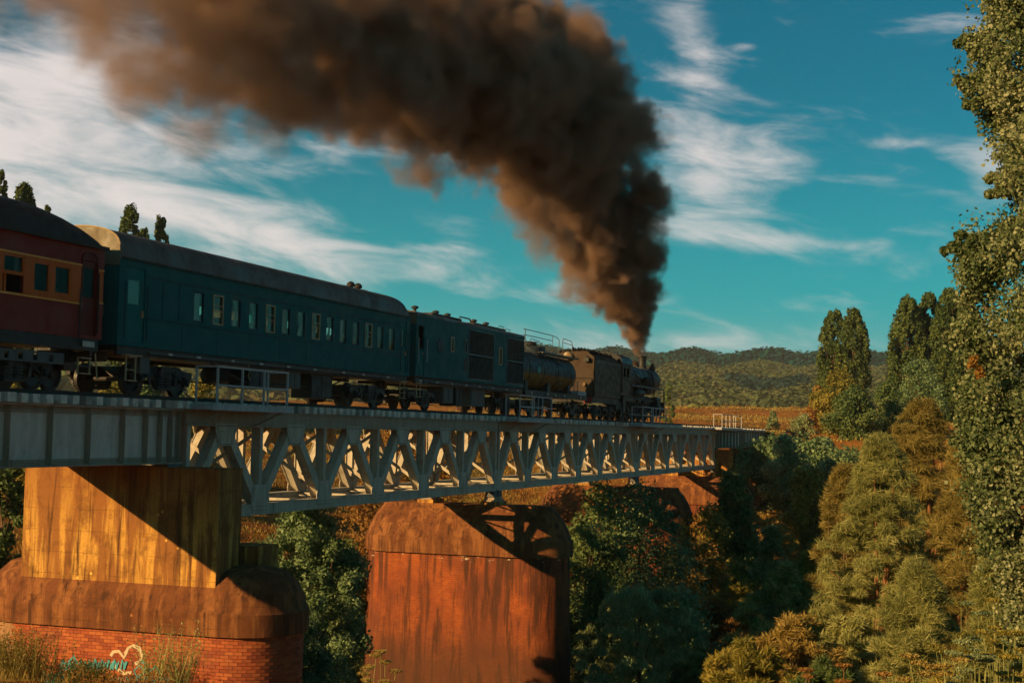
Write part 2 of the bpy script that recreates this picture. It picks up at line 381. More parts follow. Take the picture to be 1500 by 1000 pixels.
def groundmat():
    m, t, b = newmat('dry_grass_and_earth'); p = pos(t)
    n1 = noise(t, p, .05, 6, .6); n2 = noise(t, p, .35, 7, .65); n3 = noise(t, p, 5, 5, .7)
    cv = ramp(t, n2, [(.25, (.10, .042, .015)), (.42, (.30, .11, .028)), (.56, (.44, .19, .04)), (.72, (.18, .13, .03))])
    cv = mixc(t, mapr(t, n1, .5, .66, 0, .75), cv, (.10, .105, .025))
    cv = mixc(t, mapr(t, n3, .35, .75, 0, .55), cv, (.07, .04, .016))
    t.links.new(cv, b.inputs['Base Color']); b.inputs['Roughness'].default_value = 1.0; b.inputs['Specular IOR Level'].default_value = .05
    bump(t, b, mathn(t, 'ADD', n3, n2), .8, .3); return m
M['ground'] = groundmat()
def leafmat(name, cols, trans=.35, nscale=.35, rough=.6, spec=.25):
    m, t, b = newmat(name); g = N(t, 'ShaderNodeNewGeometry'); p = pos(t)
    r = g.outputs['Random Per Island']; n1 = noise(t, p, nscale, 4, .6)
    f = mathn(t, 'ADD', mathn(t, 'MULTIPLY', r, .55), mathn(t, 'MULTIPLY', mapr(t, n1, .3, .7), .45))
    k = len(cols); cv = ramp(t, f, [(.15 + .7 * i / max(1, k - 1), c_) for i, c_ in enumerate(cols)])
    t.links.new(cv, b.inputs['Base Color']); b.inputs['Roughness'].default_value = rough; b.inputs['Specular IOR Level'].default_value = spec
    tr = N(t, 'ShaderNodeBsdfTranslucent'); t.links.new(cv, tr.inputs[0]); mx = N(t, 'ShaderNodeMixShader'); mx.inputs[0].default_value = trans
    t.links.new(b.outputs[0], mx.inputs[1]); t.links.new(tr.outputs[0], mx.inputs[2]); t.links.new(mx.outputs[0], t.nodes['Material Output'].inputs[0]); return m
L = {}
L['poplar'] = leafmat('poplar_leaves', [(.04, .075, .022), (.085, .13, .036), (.16, .20, .055)])
L['poplar_near'] = leafmat('silver_poplar_leaves', [(.05, .085, .03), (.11, .15, .055), (.22, .25, .11), (.40, .41, .23)], .3, .6)
L['dark'] = leafmat('dark_green_leaves', [(.055, .10, .034), (.12, .18, .056), (.21, .26, .085)])
L['teal'] = leafmat('blue_green_wattle_leaves', [(.065, .12, .05), (.145, .22, .09), (.27, .36, .17)], .3)
L['pale'] = leafmat('pale_sage_leaves', [(.13, .17, .07), (.25, .30, .13), (.40, .44, .20)], .35)
L['olive'] = leafmat('olive_sheoak_needles', [(.14, .155, .045), (.30, .31, .095), (.50, .48, .18)], .35)
L['sheoak'] = leafmat('brown_sheoak_needles', [(.14, .12, .032), (.29, .23, .058), (.46, .37, .11)], .35)
L['yellow'] = leafmat('yellow_green_leaves', [(.10, .11, .02), (.24, .21, .04), (.42, .33, .06)], .35)
L['rust'] = leafmat('rusty_autumn_leaves', [(.15, .07, .02), (.30, .14, .032), (.42, .24, .055)], .35)
L['gold'] = leafmat('dry_golden_grass', [(.17, .12, .03), (.32, .22, .05), (.46, .34, .09)], .3)
L['hill'] = leafmat('eucalypt_canopy', [(.085, .115, .045), (.10, .125, .052), (.115, .125, .055), (.13, .115, .06)], .2, .006, .9, .05)
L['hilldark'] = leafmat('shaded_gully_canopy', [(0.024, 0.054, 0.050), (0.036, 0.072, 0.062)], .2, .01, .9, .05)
L['pine'] = leafmat('pine_canopy', [(.004, .045, .042), (.008, .06, .055)], .1, .01, .9, .05)
M['bark'] = paint('grey_brown_bark', (.13, .075, .042), (.05, .03, .02), .6, .9)
M['bark_red'] = paint('reddish_bark', (.26, .11, .045), (.1, .05, .03), .6, .9)
M['hill'] = paint('dry_forest_floor', (.10, .085, .04), (.06, .06, .03), .6, 1.0, scale=.01, streak=False, bs=0)
M['ballast'] = paint('brown_ballast', (.16, .10, .06), (.06, .04, .03), .6, 1.0, scale=4)

# ------------------------------------------------------------------ terrain
def interp(x, tab): return np.interp(x, [a for a, _ in tab], [b for _, b in tab])
PX = [(-200, 7.6), (-20, 7.4), (4, 7.2), (15, 5.4), (28, 2.8), (36, 1.1), (44, -.8), (54, -3.6), (64, -5.2), (88, -5.0), (102, -2.6), (118, 1.2), (134, 4.8), (146, 7.2), (156, 8.4), (175, 9.2), (300, 14.6), (600, 17), (3000, 20)]
PY = [(-400, -9), (28, -9), (36, -2.6), (43, 1.2), (52, 3.4), (66, 5.8), (90, 10.8), (120, 12.8), (300, 17), (3000, 22)]
def terrain(x, y, nz=None):
    a = interp(x, PX); b = interp(y, PY)
    k = 1.6; h = np.log(np.exp(np.clip(a / k, -50, 50)) + np.exp(np.clip(b / k, -50, 50))) * k
    h = np.where((a > 8) & (b > 8), np.maximum(a, b) + .3 * (h - np.maximum(a, b)), h)
    # railway embankments at both ends
    for x0, s in ((8.4, -1), (152.6, 1)):
        dx = np.maximum(0, (x0 - x) * s); d = np.maximum(np.abs(y - 24.95) - 2.9, 0)
        e = 9.35 - (d + dx * 1.2) / 1.5
        h = np.maximum(h, np.where(e > h, e, h))
    if nz is None: nz = .28 * np.sin(x * .31 + 1.3 * np.sin(y * .23)) * np.cos(y * .37 + x * .11) + .12 * np.sin(x * 1.1 + y * .9) * np.sin(y * 1.3 - x * .4)
    damp = np.clip((np.abs(y - 24.95) - 3) / 4, 0, 1) + np.where((x > 20) & (x < 140), 1, 0)
    return h + nz * np.clip(damp, 0, 1)
def tz(x, y): return float(terrain(np.array([x]), np.array([y]))[0])
def grid_mesh(name, xs, ys, fn, mat, kind='structure'):
    X, Y = np.meshgrid(xs, ys, indexing='ij'); Z = fn(X, Y); nx, ny = X.shape
    me = bpy.data.meshes.new(name); co = np.stack([X, Y, Z], -1).reshape(-1, 3)
    i = np.arange(nx * ny).reshape(nx, ny); q = np.stack([i[:-1, :-1], i[1:, :-1], i[1:, 1:], i[:-1, 1:]], -1).reshape(-1, 4)
    raw_mesh(me, co, q); me.materials.append(mat)
    me.polygons.foreach_set('use_smooth', np.ones(len(q), bool))
    o = link(bpy.data.objects.new(name, me)); o['kind'] = kind; return o
def raw_mesh(me, co, q):
    n, k = q.shape
    me.vertices.add(len(co)); me.vertices.foreach_set('co', np.ascontiguousarray(co, np.float32).ravel())
    me.loops.add(n * k); me.loops.foreach_set('vertex_index', np.ascontiguousarray(q, np.int32).ravel())
    me.polygons.add(n); me.polygons.foreach_set('loop_start', (np.arange(n) * k).astype(np.int32))
    me.update(calc_edges=True)
xs = np.concatenate([np.linspace(-600, -40, 15), np.arange(-38, 200, 1.0), np.linspace(202, 420, 80), np.linspace(430, 3000, 50)])
ys = np.concatenate([np.linspace(-1500, -60, 20), np.arange(-58, 130, 1.0), np.linspace(132, 420, 80), np.linspace(430, 3000, 50)])
ground = grid_mesh('ground', xs, ys, terrain, M['ground'])

# far hills, standing on the plain
def hill_h(x, y):
    d = np.hypot(x, y); a = np.degrees(np.arctan2(y, x))
    r0 = 620 + 40 * np.sin(a * .5)
    s = np.clip((d - r0) / (1500 - r0), 0, 1.3)
    ridge = 68 - .25 * (a - 10) + 1.5 * np.sin(a * .33 + 1) + .5 * np.sin(a * 1.1)
    h = 14 + ridge * (s ** .85) * (1 + .05 * np.sin(a * 2.1 + d * .006)) + 3 * np.sin(a * .9 + d * .004) * s * (1 - np.clip(s, 0, 1)) * 2 - np.where(s > 1.0, (s - 1) * 60, 0)
    return np.where(s <= 0, 6, h)
hr = np.linspace(600, 1900, 90); ha = np.radians(np.linspace(-40, 75, 220))
A, Rr = np.meshgrid(ha, hr, indexing='ij'); HX, HY = Rr * np.cos(A), Rr * np.sin(A); HZ = hill_h(HX, HY)
me = bpy.data.meshes.new('hills'); i = np.arange(HX.size).reshape(HX.shape)
raw_mesh(me, np.stack([HX, HY, HZ], -1).reshape(-1, 3), np.stack([i[:-1, :-1], i[1:, :-1], i[1:, 1:], i[:-1, 1:]], -1).reshape(-1, 4))
me.materials.append(M['hill']); me.polygons.foreach_set('use_smooth', np.ones(len(me.polygons), bool))
hills = link(bpy.data.objects.new('hills', me)); hills['kind'] = 'structure'

# ------------------------------------------------------------------ foliage
def rand_dirs(n):
    v = rng.normal(size=(n, 3)); return v / np.linalg.norm(v, axis=1, keepdims=True)
def leaf_quads(c_, u, v, w, l, fold=True):
    """diamond leaves: centre c_, long axis u, cross axis v"""
    w = np.asarray(w).reshape(-1, 1); l = np.asarray(l).reshape(-1, 1)
    co = np.stack([c_ - u * l / 2, c_ + v * w / 2 + u * l * .05, c_ + u * l / 2, c_ - v * w / 2 + u * l * .05], 1).reshape(-1, 3)
    return co
def leaf_obj(name, co, mat, parent=None, kind=None):
    me = bpy.data.meshes.new(name); n = len(co) // 4
    off = np.array(world_loc(parent)) if parent else np.zeros(3)
    raw_mesh(me, co - off, np.arange(n * 4).reshape(-1, 4)); me.materials.append(mat)
    o = link(bpy.data.objects.new(name, me))
    if parent: o.parent = parent
    if kind: o['kind'] = kind
    return o
def clump_leaves(centers, radii, per, size, outward=.6, droop=0.0, aspect=.6, flat=1.0):
    n = len(centers) * per; ci = np.repeat(np.arange(len(centers)), per)
    d = rand_dirs(n); rr = rng.random(n) ** .45
    sc = np.array([1, 1, flat]); p = centers[ci] + d * sc * (radii[ci] * rr)[:, None]
    nrm = d * outward + rand_dirs(n) * (1 - outward * .6); nrm[:, 2] += .15; nrm /= np.linalg.norm(nrm, axis=1, keepdims=True)
    u = rand_dirs(n); u[:, 2] -= droop * 2; u -= nrm * np.sum(u * nrm, 1, keepdims=True); u /= np.linalg.norm(u, axis=1, keepdims=True) + 1e-9
    v = np.cross(nrm, u); s = size * (.6 + .8 * rng.random(n))
    return leaf_quads(p, u, v, s * aspect, s)
def limbs(m, base, top, r, tips, jitter=.3):
    base = Vector(base); top = Vector(top); pts = [base.lerp(top, k / 5) + Vector((random.uniform(-1, 1), random.uniform(-1, 1), 0)) * jitter * (k / 5) for k in range(6)]
    pts[0] = base; m.tube(pts, r, 7, r2=r * .25)
    for tp in tips:
        tp = Vector(tp); k = random.uniform(.2, .75); s0 = pts[int(k * 5)]
        mid = s0.lerp(tp, .5) + Vector((0, 0, -.1 * (tp - s0).length)); m.tube([s0, mid, tp], r * .38, 5, r2=r * .08)
def tree(kind, label, cat, base, h, w, shape='round', leaf='dark', n=9000, size=.25, clumps=60, bark='bark', group=None, lean=(0, 0), crown0=.15, droop=0, aspect=.6, name=None, outward=.6, cr=None, trunks=1, flat=1.0, needle=False):
    bx, by = base[0], base[1]; bz = tz(bx, by) if len(base) < 3 else base[2]
    T = thing(name or kind, label, cat, (bx, by, bz), group)
    C = []; R_ = []; lobes = [(random.random() * 2 * PI, random.uniform(.1, .95), random.uniform(.5, 1.0)) for _ in range(7 if shape != 'cone' else 14)]
    for i in range(clumps):
        tt = (i + random.random()) / clumps; ang = random.random() * 2 * PI
        if shape == 'column':
            prof = min(1, (tt / .15 + .15) ** .6) * (1 - max(0, (tt - .55) / .55) ** 2.0)
            rad = w / 2 * prof; k = random.random() ** .35
        elif shape == 'cone':
            lb_ = max(a_ * math.exp(-((math.sin((ang - l0) / 2) ** 2) * 6 + ((tt - l1) / .13) ** 2)) for l0, l1, a_ in lobes); rad = w / 2 * (min(1, tt / .15 + .3) ** .6) * (1 - tt) ** .62 * (.74 + .5 * lb_) + .04 * w; k = random.random() ** .5
        elif shape == 'spread':
            rad = w / 2 * math.sin(PI * (.12 + .8 * tt)) ** .5; k = random.random() ** .4
        else:
            rad = w / 2 * math.sqrt(max(.05, 1 - (2 * (tt ** .9) - 1) ** 2)); k = random.random() ** .4
        if shape in ('round', 'spread'):
            lb_ = max(a_ * math.exp(-((math.sin((ang - l0) / 2) ** 2) * 5 + ((tt - l1) / .22) ** 2)) for l0, l1, a_ in lobes); rad *= .82 + .42 * lb_; k = random.random() ** .55
        z = h * (crown0 + (1 - crown0) * tt) * (1 if shape != 'round' else random.uniform(.93, 1.05))
        rr = (cr or w * .17) * random.uniform(.6, 1.25)
        k = min(k, max(0, 1 - rr * .55 / max(rad, .01))) if rad > 0 else 0
        C.append((bx + math.cos(ang) * rad * k + lean[0] * tt, by + math.sin(ang) * rad * k + lean[1] * tt, bz + z - rr * .4)); R_.append(rr * (1.0 if shape != 'column' else (1 - .45 * tt)))
    C = np.array(C); R_ = np.array(R_)
    if shape == 'column': flat = 1.9
    if needle or (leaf in ('sheoak', 'olive') and shape == 'cone'):
        per = n // clumps; m_ = len(C) * per; ci = np.repeat(np.arange(len(C)), per)
        d = rand_dirs(m_); d[:, 2] = np.abs(d[:, 2]) * .8 - .15; d /= np.linalg.norm(d, axis=1, keepdims=True)
        out_ = C[ci] - np.array([bx, by, 0]); out_[:, 2] = 0; out_ /= np.linalg.norm(out_, axis=1, keepdims=True) + .3
        d = d + out_ * .25; d[:, 2] += .12; d /= np.linalg.norm(d, axis=1, keepdims=True)
        rr = (R_[ci] * rng.random(m_) ** .6)[:, None]; p = C[ci] + d * rr
        u = d * .6 + rand_dirs(m_) * .55; u[:, 2] -= droop; u /= np.linalg.norm(u, axis=1, keepdims=True)
        v = np.cross(u, rand_dirs(m_)); v /= np.linalg.norm(v, axis=1, keepdims=True) + 1e-9
        s = size * (.6 + .9 * rng.random(m_)); co = leaf_quads(p, u, v, s * (.055 if not needle else .12), s)
    else:
        co = clump_leaves(C, R_, max(4, n // clumps), size, outward, droop, aspect, flat)
    leaf_obj('crown', co, L[leaf], T)
    for q in range(trunks):
        m = MB(); dx = random.uniform(-.12, .12) * w * (trunks > 1); dy = random.uniform(-.12, .12) * w * (trunks > 1)
        idx = rng.choice(len(C), min(len(C), 14), replace=False)
        limbs(m, (bx + dx * .3, by + dy * .3, bz - .3), (bx + lean[0] * .8 + dx * 2, by + lean[1] * .8 + dy * 2, bz + h * .85), max(.07, h * .014), [C[j] for j in idx])
        m.build('trunk', M[bark], T, smooth=True)
    return T
def base_from_px(x, D, ytop, z_top_only=False):
    p = at(x, ytop, D=D); return p
def tree_px(x, ytop, wpx, D, **kw):
    """stand a tree on the ground at distance D so its crown tops out at ytop"""
    p = at(x, ytop, D=D); g = tz(p.x, p.y); h = max(.8, p.z - g); w = wpx * D / F_PX * 1.02
    return tree(base=(p.x, p.y, g - .05), h=h, w=w, **kw)

# ================================================================== BRIDGE
YN, YF = 23.30, 26.60            # near and far girder planes
P0, PAN = 37.80, 4.775           # first truss joint, panel length
SPAN = PAN * 6
JX = [P0 + SPAN * k for k in range(4)]      # 37.8 66.45 95.1 123.75
ZT0, ZT1 = 8.95, 9.45            # top chord
ZB0, ZB1 = 6.07, 6.44            # bottom chord
TC = (ZT0 + ZT1) / 2; BC = (ZB0 + ZB1) / 2
def make_truss_span(x0, label):
    T = thing('truss_span', label, 'bridge truss', (x0, 24.95, ZB0), 'steel truss spans of the railway bridge')
    g = .07; x1 = x0 + SPAN
    for y, sgn in ((YN, -1), (YF, 1)):
        st = M['steel']
        def chord(m):
            m.box(x0 + g, x1 - g, y - .17, y + .17, ZT0 + .03, ZT1 - .03); m.box(x0 + g, x1 - g, y - .23, y + .23, ZT1 - .03, ZT1); m.box(x0 + g, x1 - g, y - .23, y + .23, ZT0, ZT0 + .03)
            m.box(x0 + g, x1 - g, y - .19, y + .19, ZT1 - .13, ZT1 - .03); m.box(x0 + g, x1 - g, y - .19, y + .19, ZT0 + .03, ZT0 + .12)
        P(T, 'top_chord', M['steel_dirty'], chord)
        def bchord(m):
            m.box(x0 + g, x1 - g, y - .16, y + .16, ZB0 + .02, ZB1 - .02); m.box(x0 + g, x1 - g, y - .2, y + .2, ZB1 - .02, ZB1); m.box(x0 + g, x1 - g, y - .2, y + .2, ZB0, ZB0 + .02)
        P(T, 'bottom_chord', st, bchord)
        for k in (1.3, 2.7, 4.2, 5.1):           # splice plates on the bottom chord
            P(T, 'splice_plate', st, lambda m: m.box(x0 + k * PAN - .45, x0 + k * PAN + .45, y + sgn * .175 - .012, y + sgn * .175 + .012, ZB0 + .05, ZB1 - .05))
        for i in range(6):
            xb0, xb1, xt = x0 + i * PAN, x0 + (i + 1) * PAN, x0 + (i + .5) * PAN
            if i == 0: xb0 += .22
            if i == 5: xb1 -= .22
            for xa in (xb0, xb1):
                def dg(m):
                    a = Vector((xa, y, ZB1 - .12)); b = Vector((xt, y, ZT0 + .12)); d = (b - a).normalized(); sd_ = Vector((d.z, 0, -d.x))
                    for o_ in (-1, 1):
                        m.bar(a + Vector((0, o_ * .155, 0)), b + Vector((0, o_ * .155, 0)), .03, .32, sd_) if False else m.bar(a + Vector((0, o_ * .15, 0)), b + Vector((0, o_ * .15, 0)), .34, .03, (0, 1, 0))
                    for o_ in (-1, 1): m.bar(a + sd_ * (o_ * .13), b + sd_ * (o_ * .13), .02, .27, (0, 1, 0))
                P(T, 'diagonal', st, dg)
            # top gusset
            zz = ZT0 - .60
            for o_ in ((sgn,) if True else (-1, 1)):
                P(T, 'gusset_plate', st, lambda m: m.plate([(xt - .66, ZT0 + .1), (xt + .66, ZT0 + .1), (xt + .66, ZT0 - .08), (xt + .42, zz), (xt - .42, zz), (xt - .66, ZT0 - .08)], y + sgn * .19 - .013, y + sgn * .19 + .013))
        for i in range(7):
            xb = x0 + i * PAN
            if i == 0: xb += .24
            if i == 6: xb -= .24
            def post(m):
                for o_ in (-1, 1): m.box(xb - .1, xb + .1, y + o_ * .15 - .015, y + o_ * .15 + .015, ZB1 - .05, ZT0 + .05)
                m.box(xb - .04, xb + .04, y - .135, y + .135, ZB1 - .04, ZT0 + .04)
            P(T, 'post', st, post)
            hw = .62 if 0 < i < 6 else .36
            P(T, 'gusset_plate', st, lambda m: m.plate([(xb - hw * .82, ZB0 + .1), (xb + hw * .82, ZB0 + .1), (xb + hw, ZB1 + .12), (xb + hw * .72, ZB1 + .62), (xb - hw * .72, ZB1 + .62), (xb - hw, ZB1 + .12)], y + sgn * .178 - .013, y + sgn * .178 + .013))
    for i in range(7):                            # cross frames between the two trusses
        xb = x0 + i * PAN + (.24 if i == 0 else -.24 if i == 6 else 0)
        P(T, 'cross_brace', M['steel'], lambda m: m.bar((xb + .05, YN + .15, ZB1 + .35), (xb + .05, YF - .15, ZT0 - .25), .02, .13, (0, 0, 1)))
        P(T, 'cross_brace', M['steel'], lambda m: m.bar((xb - .03, YN + .15, ZT0 - .25), (xb - .03, YF - .15, ZB1 + .35), .02, .13, (0, 0, 1)))
        P(T, 'floor_strut', M['steel'], lambda m: m.box(xb - .13, xb + .13, YN + .16, YF - .16, ZB0 + .06, ZB1 - .06))
        P(T, 'top_strut', M['steel'], lambda m: m.box(xb - .11, xb + .11, YN + .18, YF - .18, ZT0 + .04, ZT1 - .14))
    for i in range(6):                            # lateral bracing in the floor plane
        xa, xb = x0 + i * PAN + .3, x0 + (i + 1) * PAN - .3
        P(T, 'lateral_brace', M['steel'], lambda m: m.bar((xa, YN + .18, BC + .05), (xb, YF - .18, BC + .05), .14, .03))
        P(T, 'lateral_brace', M['steel'], lambda m: m.bar((xa, YF - .18, BC + .10), (xb, YN + .18, BC + .10), .14, .03))
    for y in (YN, YF):
        for xb in (x0 + .35, x1 - .35):
            P(T, 'bearing_shoe', M['steel_dark'], lambda m: m.plate([(xb - .32, ZB0 - .28), (xb + .32, ZB0 - .28), (xb + .2, ZB0), (xb - .2, ZB0)], y - .22, y + .22))
    # rivets on the near face: far too small to pick apart
    m = MB()
    def riv(x, z, y, r=.016):
        n = len(m.v); m.v += [(x - r, y, z - r), (x + r, y, z - r), (x + r, y, z + r), (x - r, y, z + r), (x, y - r * .9, z)]
        m.f += [(n, n + 1, n + 4), (n + 1, n + 2, n + 4), (n + 2, n + 3, n + 4), (n + 3, n, n + 4)]
    yo = YN - .204
    for i in range(6):
        xt = x0 + (i + .5) * PAN
        for k in range(9):
            for s_ in (-1, 1):
                riv(xt + s_ * (.58 - .022 * k * 1.0), ZT0 - .06 - k * .06, yo); riv(xt + s_ * (.50 - .022 * k), ZT0 - .06 - k * .06, yo)
        for k in range(12): riv(xt - .55 + k * .1, ZT0 + .05, yo)
        for k in range(7):
            for s_ in (-1, 1): riv(xt + s_ * .44 * k / 7, ZT0 - .55, yo)
    for i in range(1, 6):
        xb = x0 + i * PAN
        for k in range(8):
            for s_ in (-1, 1): riv(xb + s_ * (.55 - .018 * k), ZB1 + .1 + k * .06, yo + .012); riv(xb + s_ * (.47 - .018 * k), ZB1 + .1 + k * .06, yo + .012)
        for k in range(10): riv(xb - .45 + k * .1, ZB0 + .16, yo + .012); riv(xb - .45 + k * .1, ZB0 + .28, yo + .012)
    for k in range(int(SPAN / .12)):
        for zz in (ZT1 - .08, ZT0 + .075): riv(x0 + .12 + k * .12, zz, YN - .191, .013)
    m.build('rivet', M['steel_dark'], T, kind='stuff')
    return T
sp1 = make_truss_span(JX[0], 'largest and nearest steel truss span, between the concrete-topped pier and middle pier')
bpy.context.view_layer.update()
for k, lb in ((1, 'middle one of the three steel truss spans, under the van, tank wagon and tender'), (2, 'farthest and smallest steel truss span, ending at the distant plate girder')):
    o = copy_tree(sp1); o.location = (JX[k], 24.95, ZB0); o['label'] = lb

def make_plate_span(x1, label):
    x0 = x1 - 28.6
    T = thing('plate_girder_span', label, 'plate girder', (x0, 24.95, 7.83), 'plate girder end spans of the bridge')
    for y, sgn in ((YN, -1), (YF, 1)):
        P(T, 'web_plate', M['steel_web'], lambda m: m.box(x0, x1, y - .012, y + .012, 7.86, 9.42))
        P(T, 'top_flange', M['steel_dirty'], lambda m: (m.box(x0, x1, y - .22, y + .22, 9.40, 9.45), m.box(x0, x1, y - .045, y + .045, 9.22, 9.40)))
        P(T, 'bottom_flange', M['steel_dirty'], lambda m: (m.box(x0, x1, y - .22, y + .22, 7.83, 7.87), m.box(x0, x1, y - .045, y + .045, 7.87, 8.03)))
        ds = [.06, .5, 1.05, 1.8, 2.95, 4.55, 6.2, 7.9]
        d = 7.9
        while d < 14.0: d += 1.7; ds.append(d)
        for d in sorted(set([round(q, 2) for q in ds + [28.6 - q for q in ds]])):
            if d < 0 or d > 28.6: continue
            x = x1 - d
            P(T, 'stiffener', M['steel_dirty'], lambda m: (m.box(x - .045, x - .030, y + sgn * .02 - .0, y + sgn * .19, 7.88, 9.39) if sgn > 0 else m.box(x - .045, x - .030, y - .19, y - .02, 7.88, 9.39), m.box(x - .06, x + .06, y + sgn * .030 - .012, y + sgn * .030 + .012, 7.9, 9.38)))
        m = MB()
        for k in range(int(28.4 / .11)):
            for zz in (9.31, 7.95):
                x = x0 + .1 + k * .11; r = .014; yy = y + sgn * .046; n = len(m.v)
                m.v += [(x - r, yy, zz - r), (x + r, yy, zz - r), (x + r, yy, zz + r), (x - r, yy, zz + r), (x, yy + sgn * r, zz)]
                m.f += [(n, n + 1, n + 4), (n + 1, n + 2, n + 4), (n + 2, n + 3, n + 4), (n + 3, n, n + 4)]
        m.build('rivet', M['steel_dark'], T, kind='stuff')
    for k in range(8):
        x = x0 + .6 + k * 27.4 / 7
        P(T, 'cross_brace', M['steel'], lambda m: m.bar((x, YN, 8.0), (x, YF, 9.3), .02, .1)); P(T, 'cross_brace', M['steel'], lambda m: m.bar((x + .05, YF, 8.0), (x + .05, YN, 9.3), .02, .1))
    for y in (YN, YF):
        for x in (x0 + .5, x1 - .5): P(T, 'bearing_plate', M['steel_dark'], lambda m: m.box(x - .3, x + .3, y - .24, y + .24, 7.73, 7.825))
    return T
pg = make_plate_span(37.62, 'pale grey plate girder with rust-stained foot resting on the concrete pier block at left')
o = copy_tree(pg); o.location = (JX[3] + .18, 24.95, 7.83); o['label'] = 'small distant plate girder at the far end of the bridge, beyond the last truss'

# ------------------------------------------------------------------ piers
def stadium(xc, r, y0, y1, off, nseg):
    R_ = r + off; pts = []
    for k in range(nseg + 1): a = -PI + PI * k / nseg; pts.append((xc + R_ * math.cos(a), y0 + R_ * math.sin(a)))
    for k in range(nseg + 1): a = PI * k / nseg; pts.append((xc + R_ * math.cos(a), y1 + R_ * math.sin(a)))
    return pts
def loft(m, rings, close=True, uv=False):
    n = len(rings[0][0]); base = len(m.v); uvs = [] if uv else None
    for pts, z in rings:
        acc = 0
        for k, p in enumerate(pts):
            if k: acc += math.dist(p, pts[k - 1])
            m.v.append((p[0], p[1], z))
            if uv: uvs.append((acc, z))
        if uv:                                          # closing seam copy
            m.v.append((pts[0][0], pts[0][1], z)); uvs.append((acc + math.dist(pts[-1], pts[0]), z))
    w = n + 1 if uv else n
    for i in range(len(rings) - 1):
        for k in range(n):
            k2 = k + 1 if uv else (k + 1) % n
            m.f.append((base + i * w + k, base + i * w + k2, base + (i + 1) * w + k2, base + (i + 1) * w + k))
    m.f.append(tuple(base + (len(rings) - 1) * w + k for k in range(n)))
    if uv: m.uv = uvs
Y0P, Y1P, RP = 21.1, 28.1, 1.65
def make_pier(xc, label, zfoot, zb, cap, group='bridge piers'):
    T = thing('brick_pier', label, 'bridge pier', (xc, 24.6, zfoot), group)
    m = MB(); loft(m, [(stadium(xc, RP, Y0P, Y1P, (zb - z) * .022, 14), z) for z in (zfoot, (zfoot + zb) / 2, zb)], uv=True)
    m.build('brick_shaft', M['brickwall'], T, smooth=True)
    m = MB(); loft(m, [(stadium(xc, RP, Y0P, Y1P, o_, 14), z) for o_, z in cap]); m.build('render_cap', M['cap'], T, smooth=True)
    return T
cap_hi = [(.0, 3.02), (.17, 3.04), (.17, 3.78), (.10, 3.84), (-.10, 4.35), (-.38, 4.85), (-.70, 5.22), (-.78, 5.40)]
pier_labels = {1: 'middle brick pier with its broad orange brick face in full sun',
               2: 'shaded brick pier half hidden by green wattles, under the joint of second and third truss',
               3: 'farthest brick pier, sunlit rusty cap just below the end of the last truss'}
for k in (1, 2, 3):
    T = make_pier(JX[k], pier_labels[k], -7.5 if k < 3 else -3, 3.03, cap_hi)
    for y in (YN, YF):
        if k < 3:
            P(T, 'pedestal', M['concrete'], lambda m: m.box(JX[k] - .75, JX[k] + .75, y - .42, y + .42, 5.39, 5.56))
            P(T, 'bearing_base', M['steel_dirty'], lambda m: (m.box(JX[k] - .66, JX[k] + .66, y - .3, y + .3, 5.56, 5.64), m.box(JX[k] - .6, JX[k] - .1, y - .24, y + .24, 5.64, 5.785), m.box(JX[k] + .1, JX[k] + .6, y - .24, y + .24, 5.64, 5.785)))
        else:
            P(T, 'pedestal', M['concrete'], lambda m: m.box(JX[k] - .9, JX[k] - .12, y - .42, y + .42, 5.39, 5.785))
    if k == 3:
        P(T, 'concrete_block', M['concrete'], lambda m: m.box(JX[3] + .1, JX[3] + 1.45, 21.6, 27.8, 5.2, 7.73))
# first pier with its tall concrete block
XP1 = 38.3
T1 = thing('brick_pier', 'left brick pier with tall stained concrete block on top and graffiti', 'bridge pier', (XP1, 24.6, -2.5), 'bridge piers')
m = MB(); loft(m, [(stadium(XP1, RP - .015, Y0P, Y1P, 0, 14), z) for z in (-2.5, 2.96)], uv=True); m.build('mortar_core', M['mortar'], T1)
cap_lo = [(.0, 2.95), (.17, 2.965), (.17, 3.60), (.11, 3.67), (.02, 4.0), (-.16, 4.38), (-.48, 4.68), (-.95, 4.82), (-1.2, 4.86)]
m = MB(); loft(m, [(stadium(XP1, RP, Y0P, Y1P, o_, 9), z) for o_, z in cap_lo]); m.build('render_cap', M['cap'], T1, smooth=True)
P(T1, 'concrete_block', M['concrete'], lambda m: m.box(36.78, 38.15, 21.33, 28.02, 4.30, 7.73))
P(T1, 'bearing_ledge', M['concrete'], lambda m: (m.box(38.15, 38.62, 22.9, 27.1, 4.7, 5.79)))
P(T1, 'small_block', M['concrete'], lambda m: m.box(38.25, 39.45, 20.75, 21.95, 4.55, 5.42))
bm_ = MB(); bm_.box(-.014, .014, -.125, .125, -.044, .044)
b0 = None; stuff = MB(); nb = 0
def put_brick(x, y, z, ang):
    global b0, nb
    # ang: outward normal direction
    if nb < 300 and ang is None:
        if b0 is None: b0 = bm_.build('brick', M['brick'], None)
        o = b0 if nb == 0 else link(b0.copy())
        o.parent = T1; o.location = Vector((x, y, z)) - Vector(T1.location); nb += 1
        return
    a = PI if ang is None else ang; nx, ny = math.cos(a), math.sin(a); px, py = -ny, nx; base = len(stuff.v)
    for dz in (-.044, .044):
        for dn, dp in ((-.014, -.125), (.014, -.125), (.014, .125), (-.014, .125)):
            stuff.v.append((x + nx * dn + px * dp, y + ny * dn + py * dp, z + dz))
    stuff.f += [tuple(base + i for i in f) for f in ((0, 3, 2, 1), (4, 5, 6, 7), (0, 1, 5, 4), (1, 2, 6, 5), (2, 3, 7, 6), (3, 0, 4, 7))]
row = 0; z = 2.90
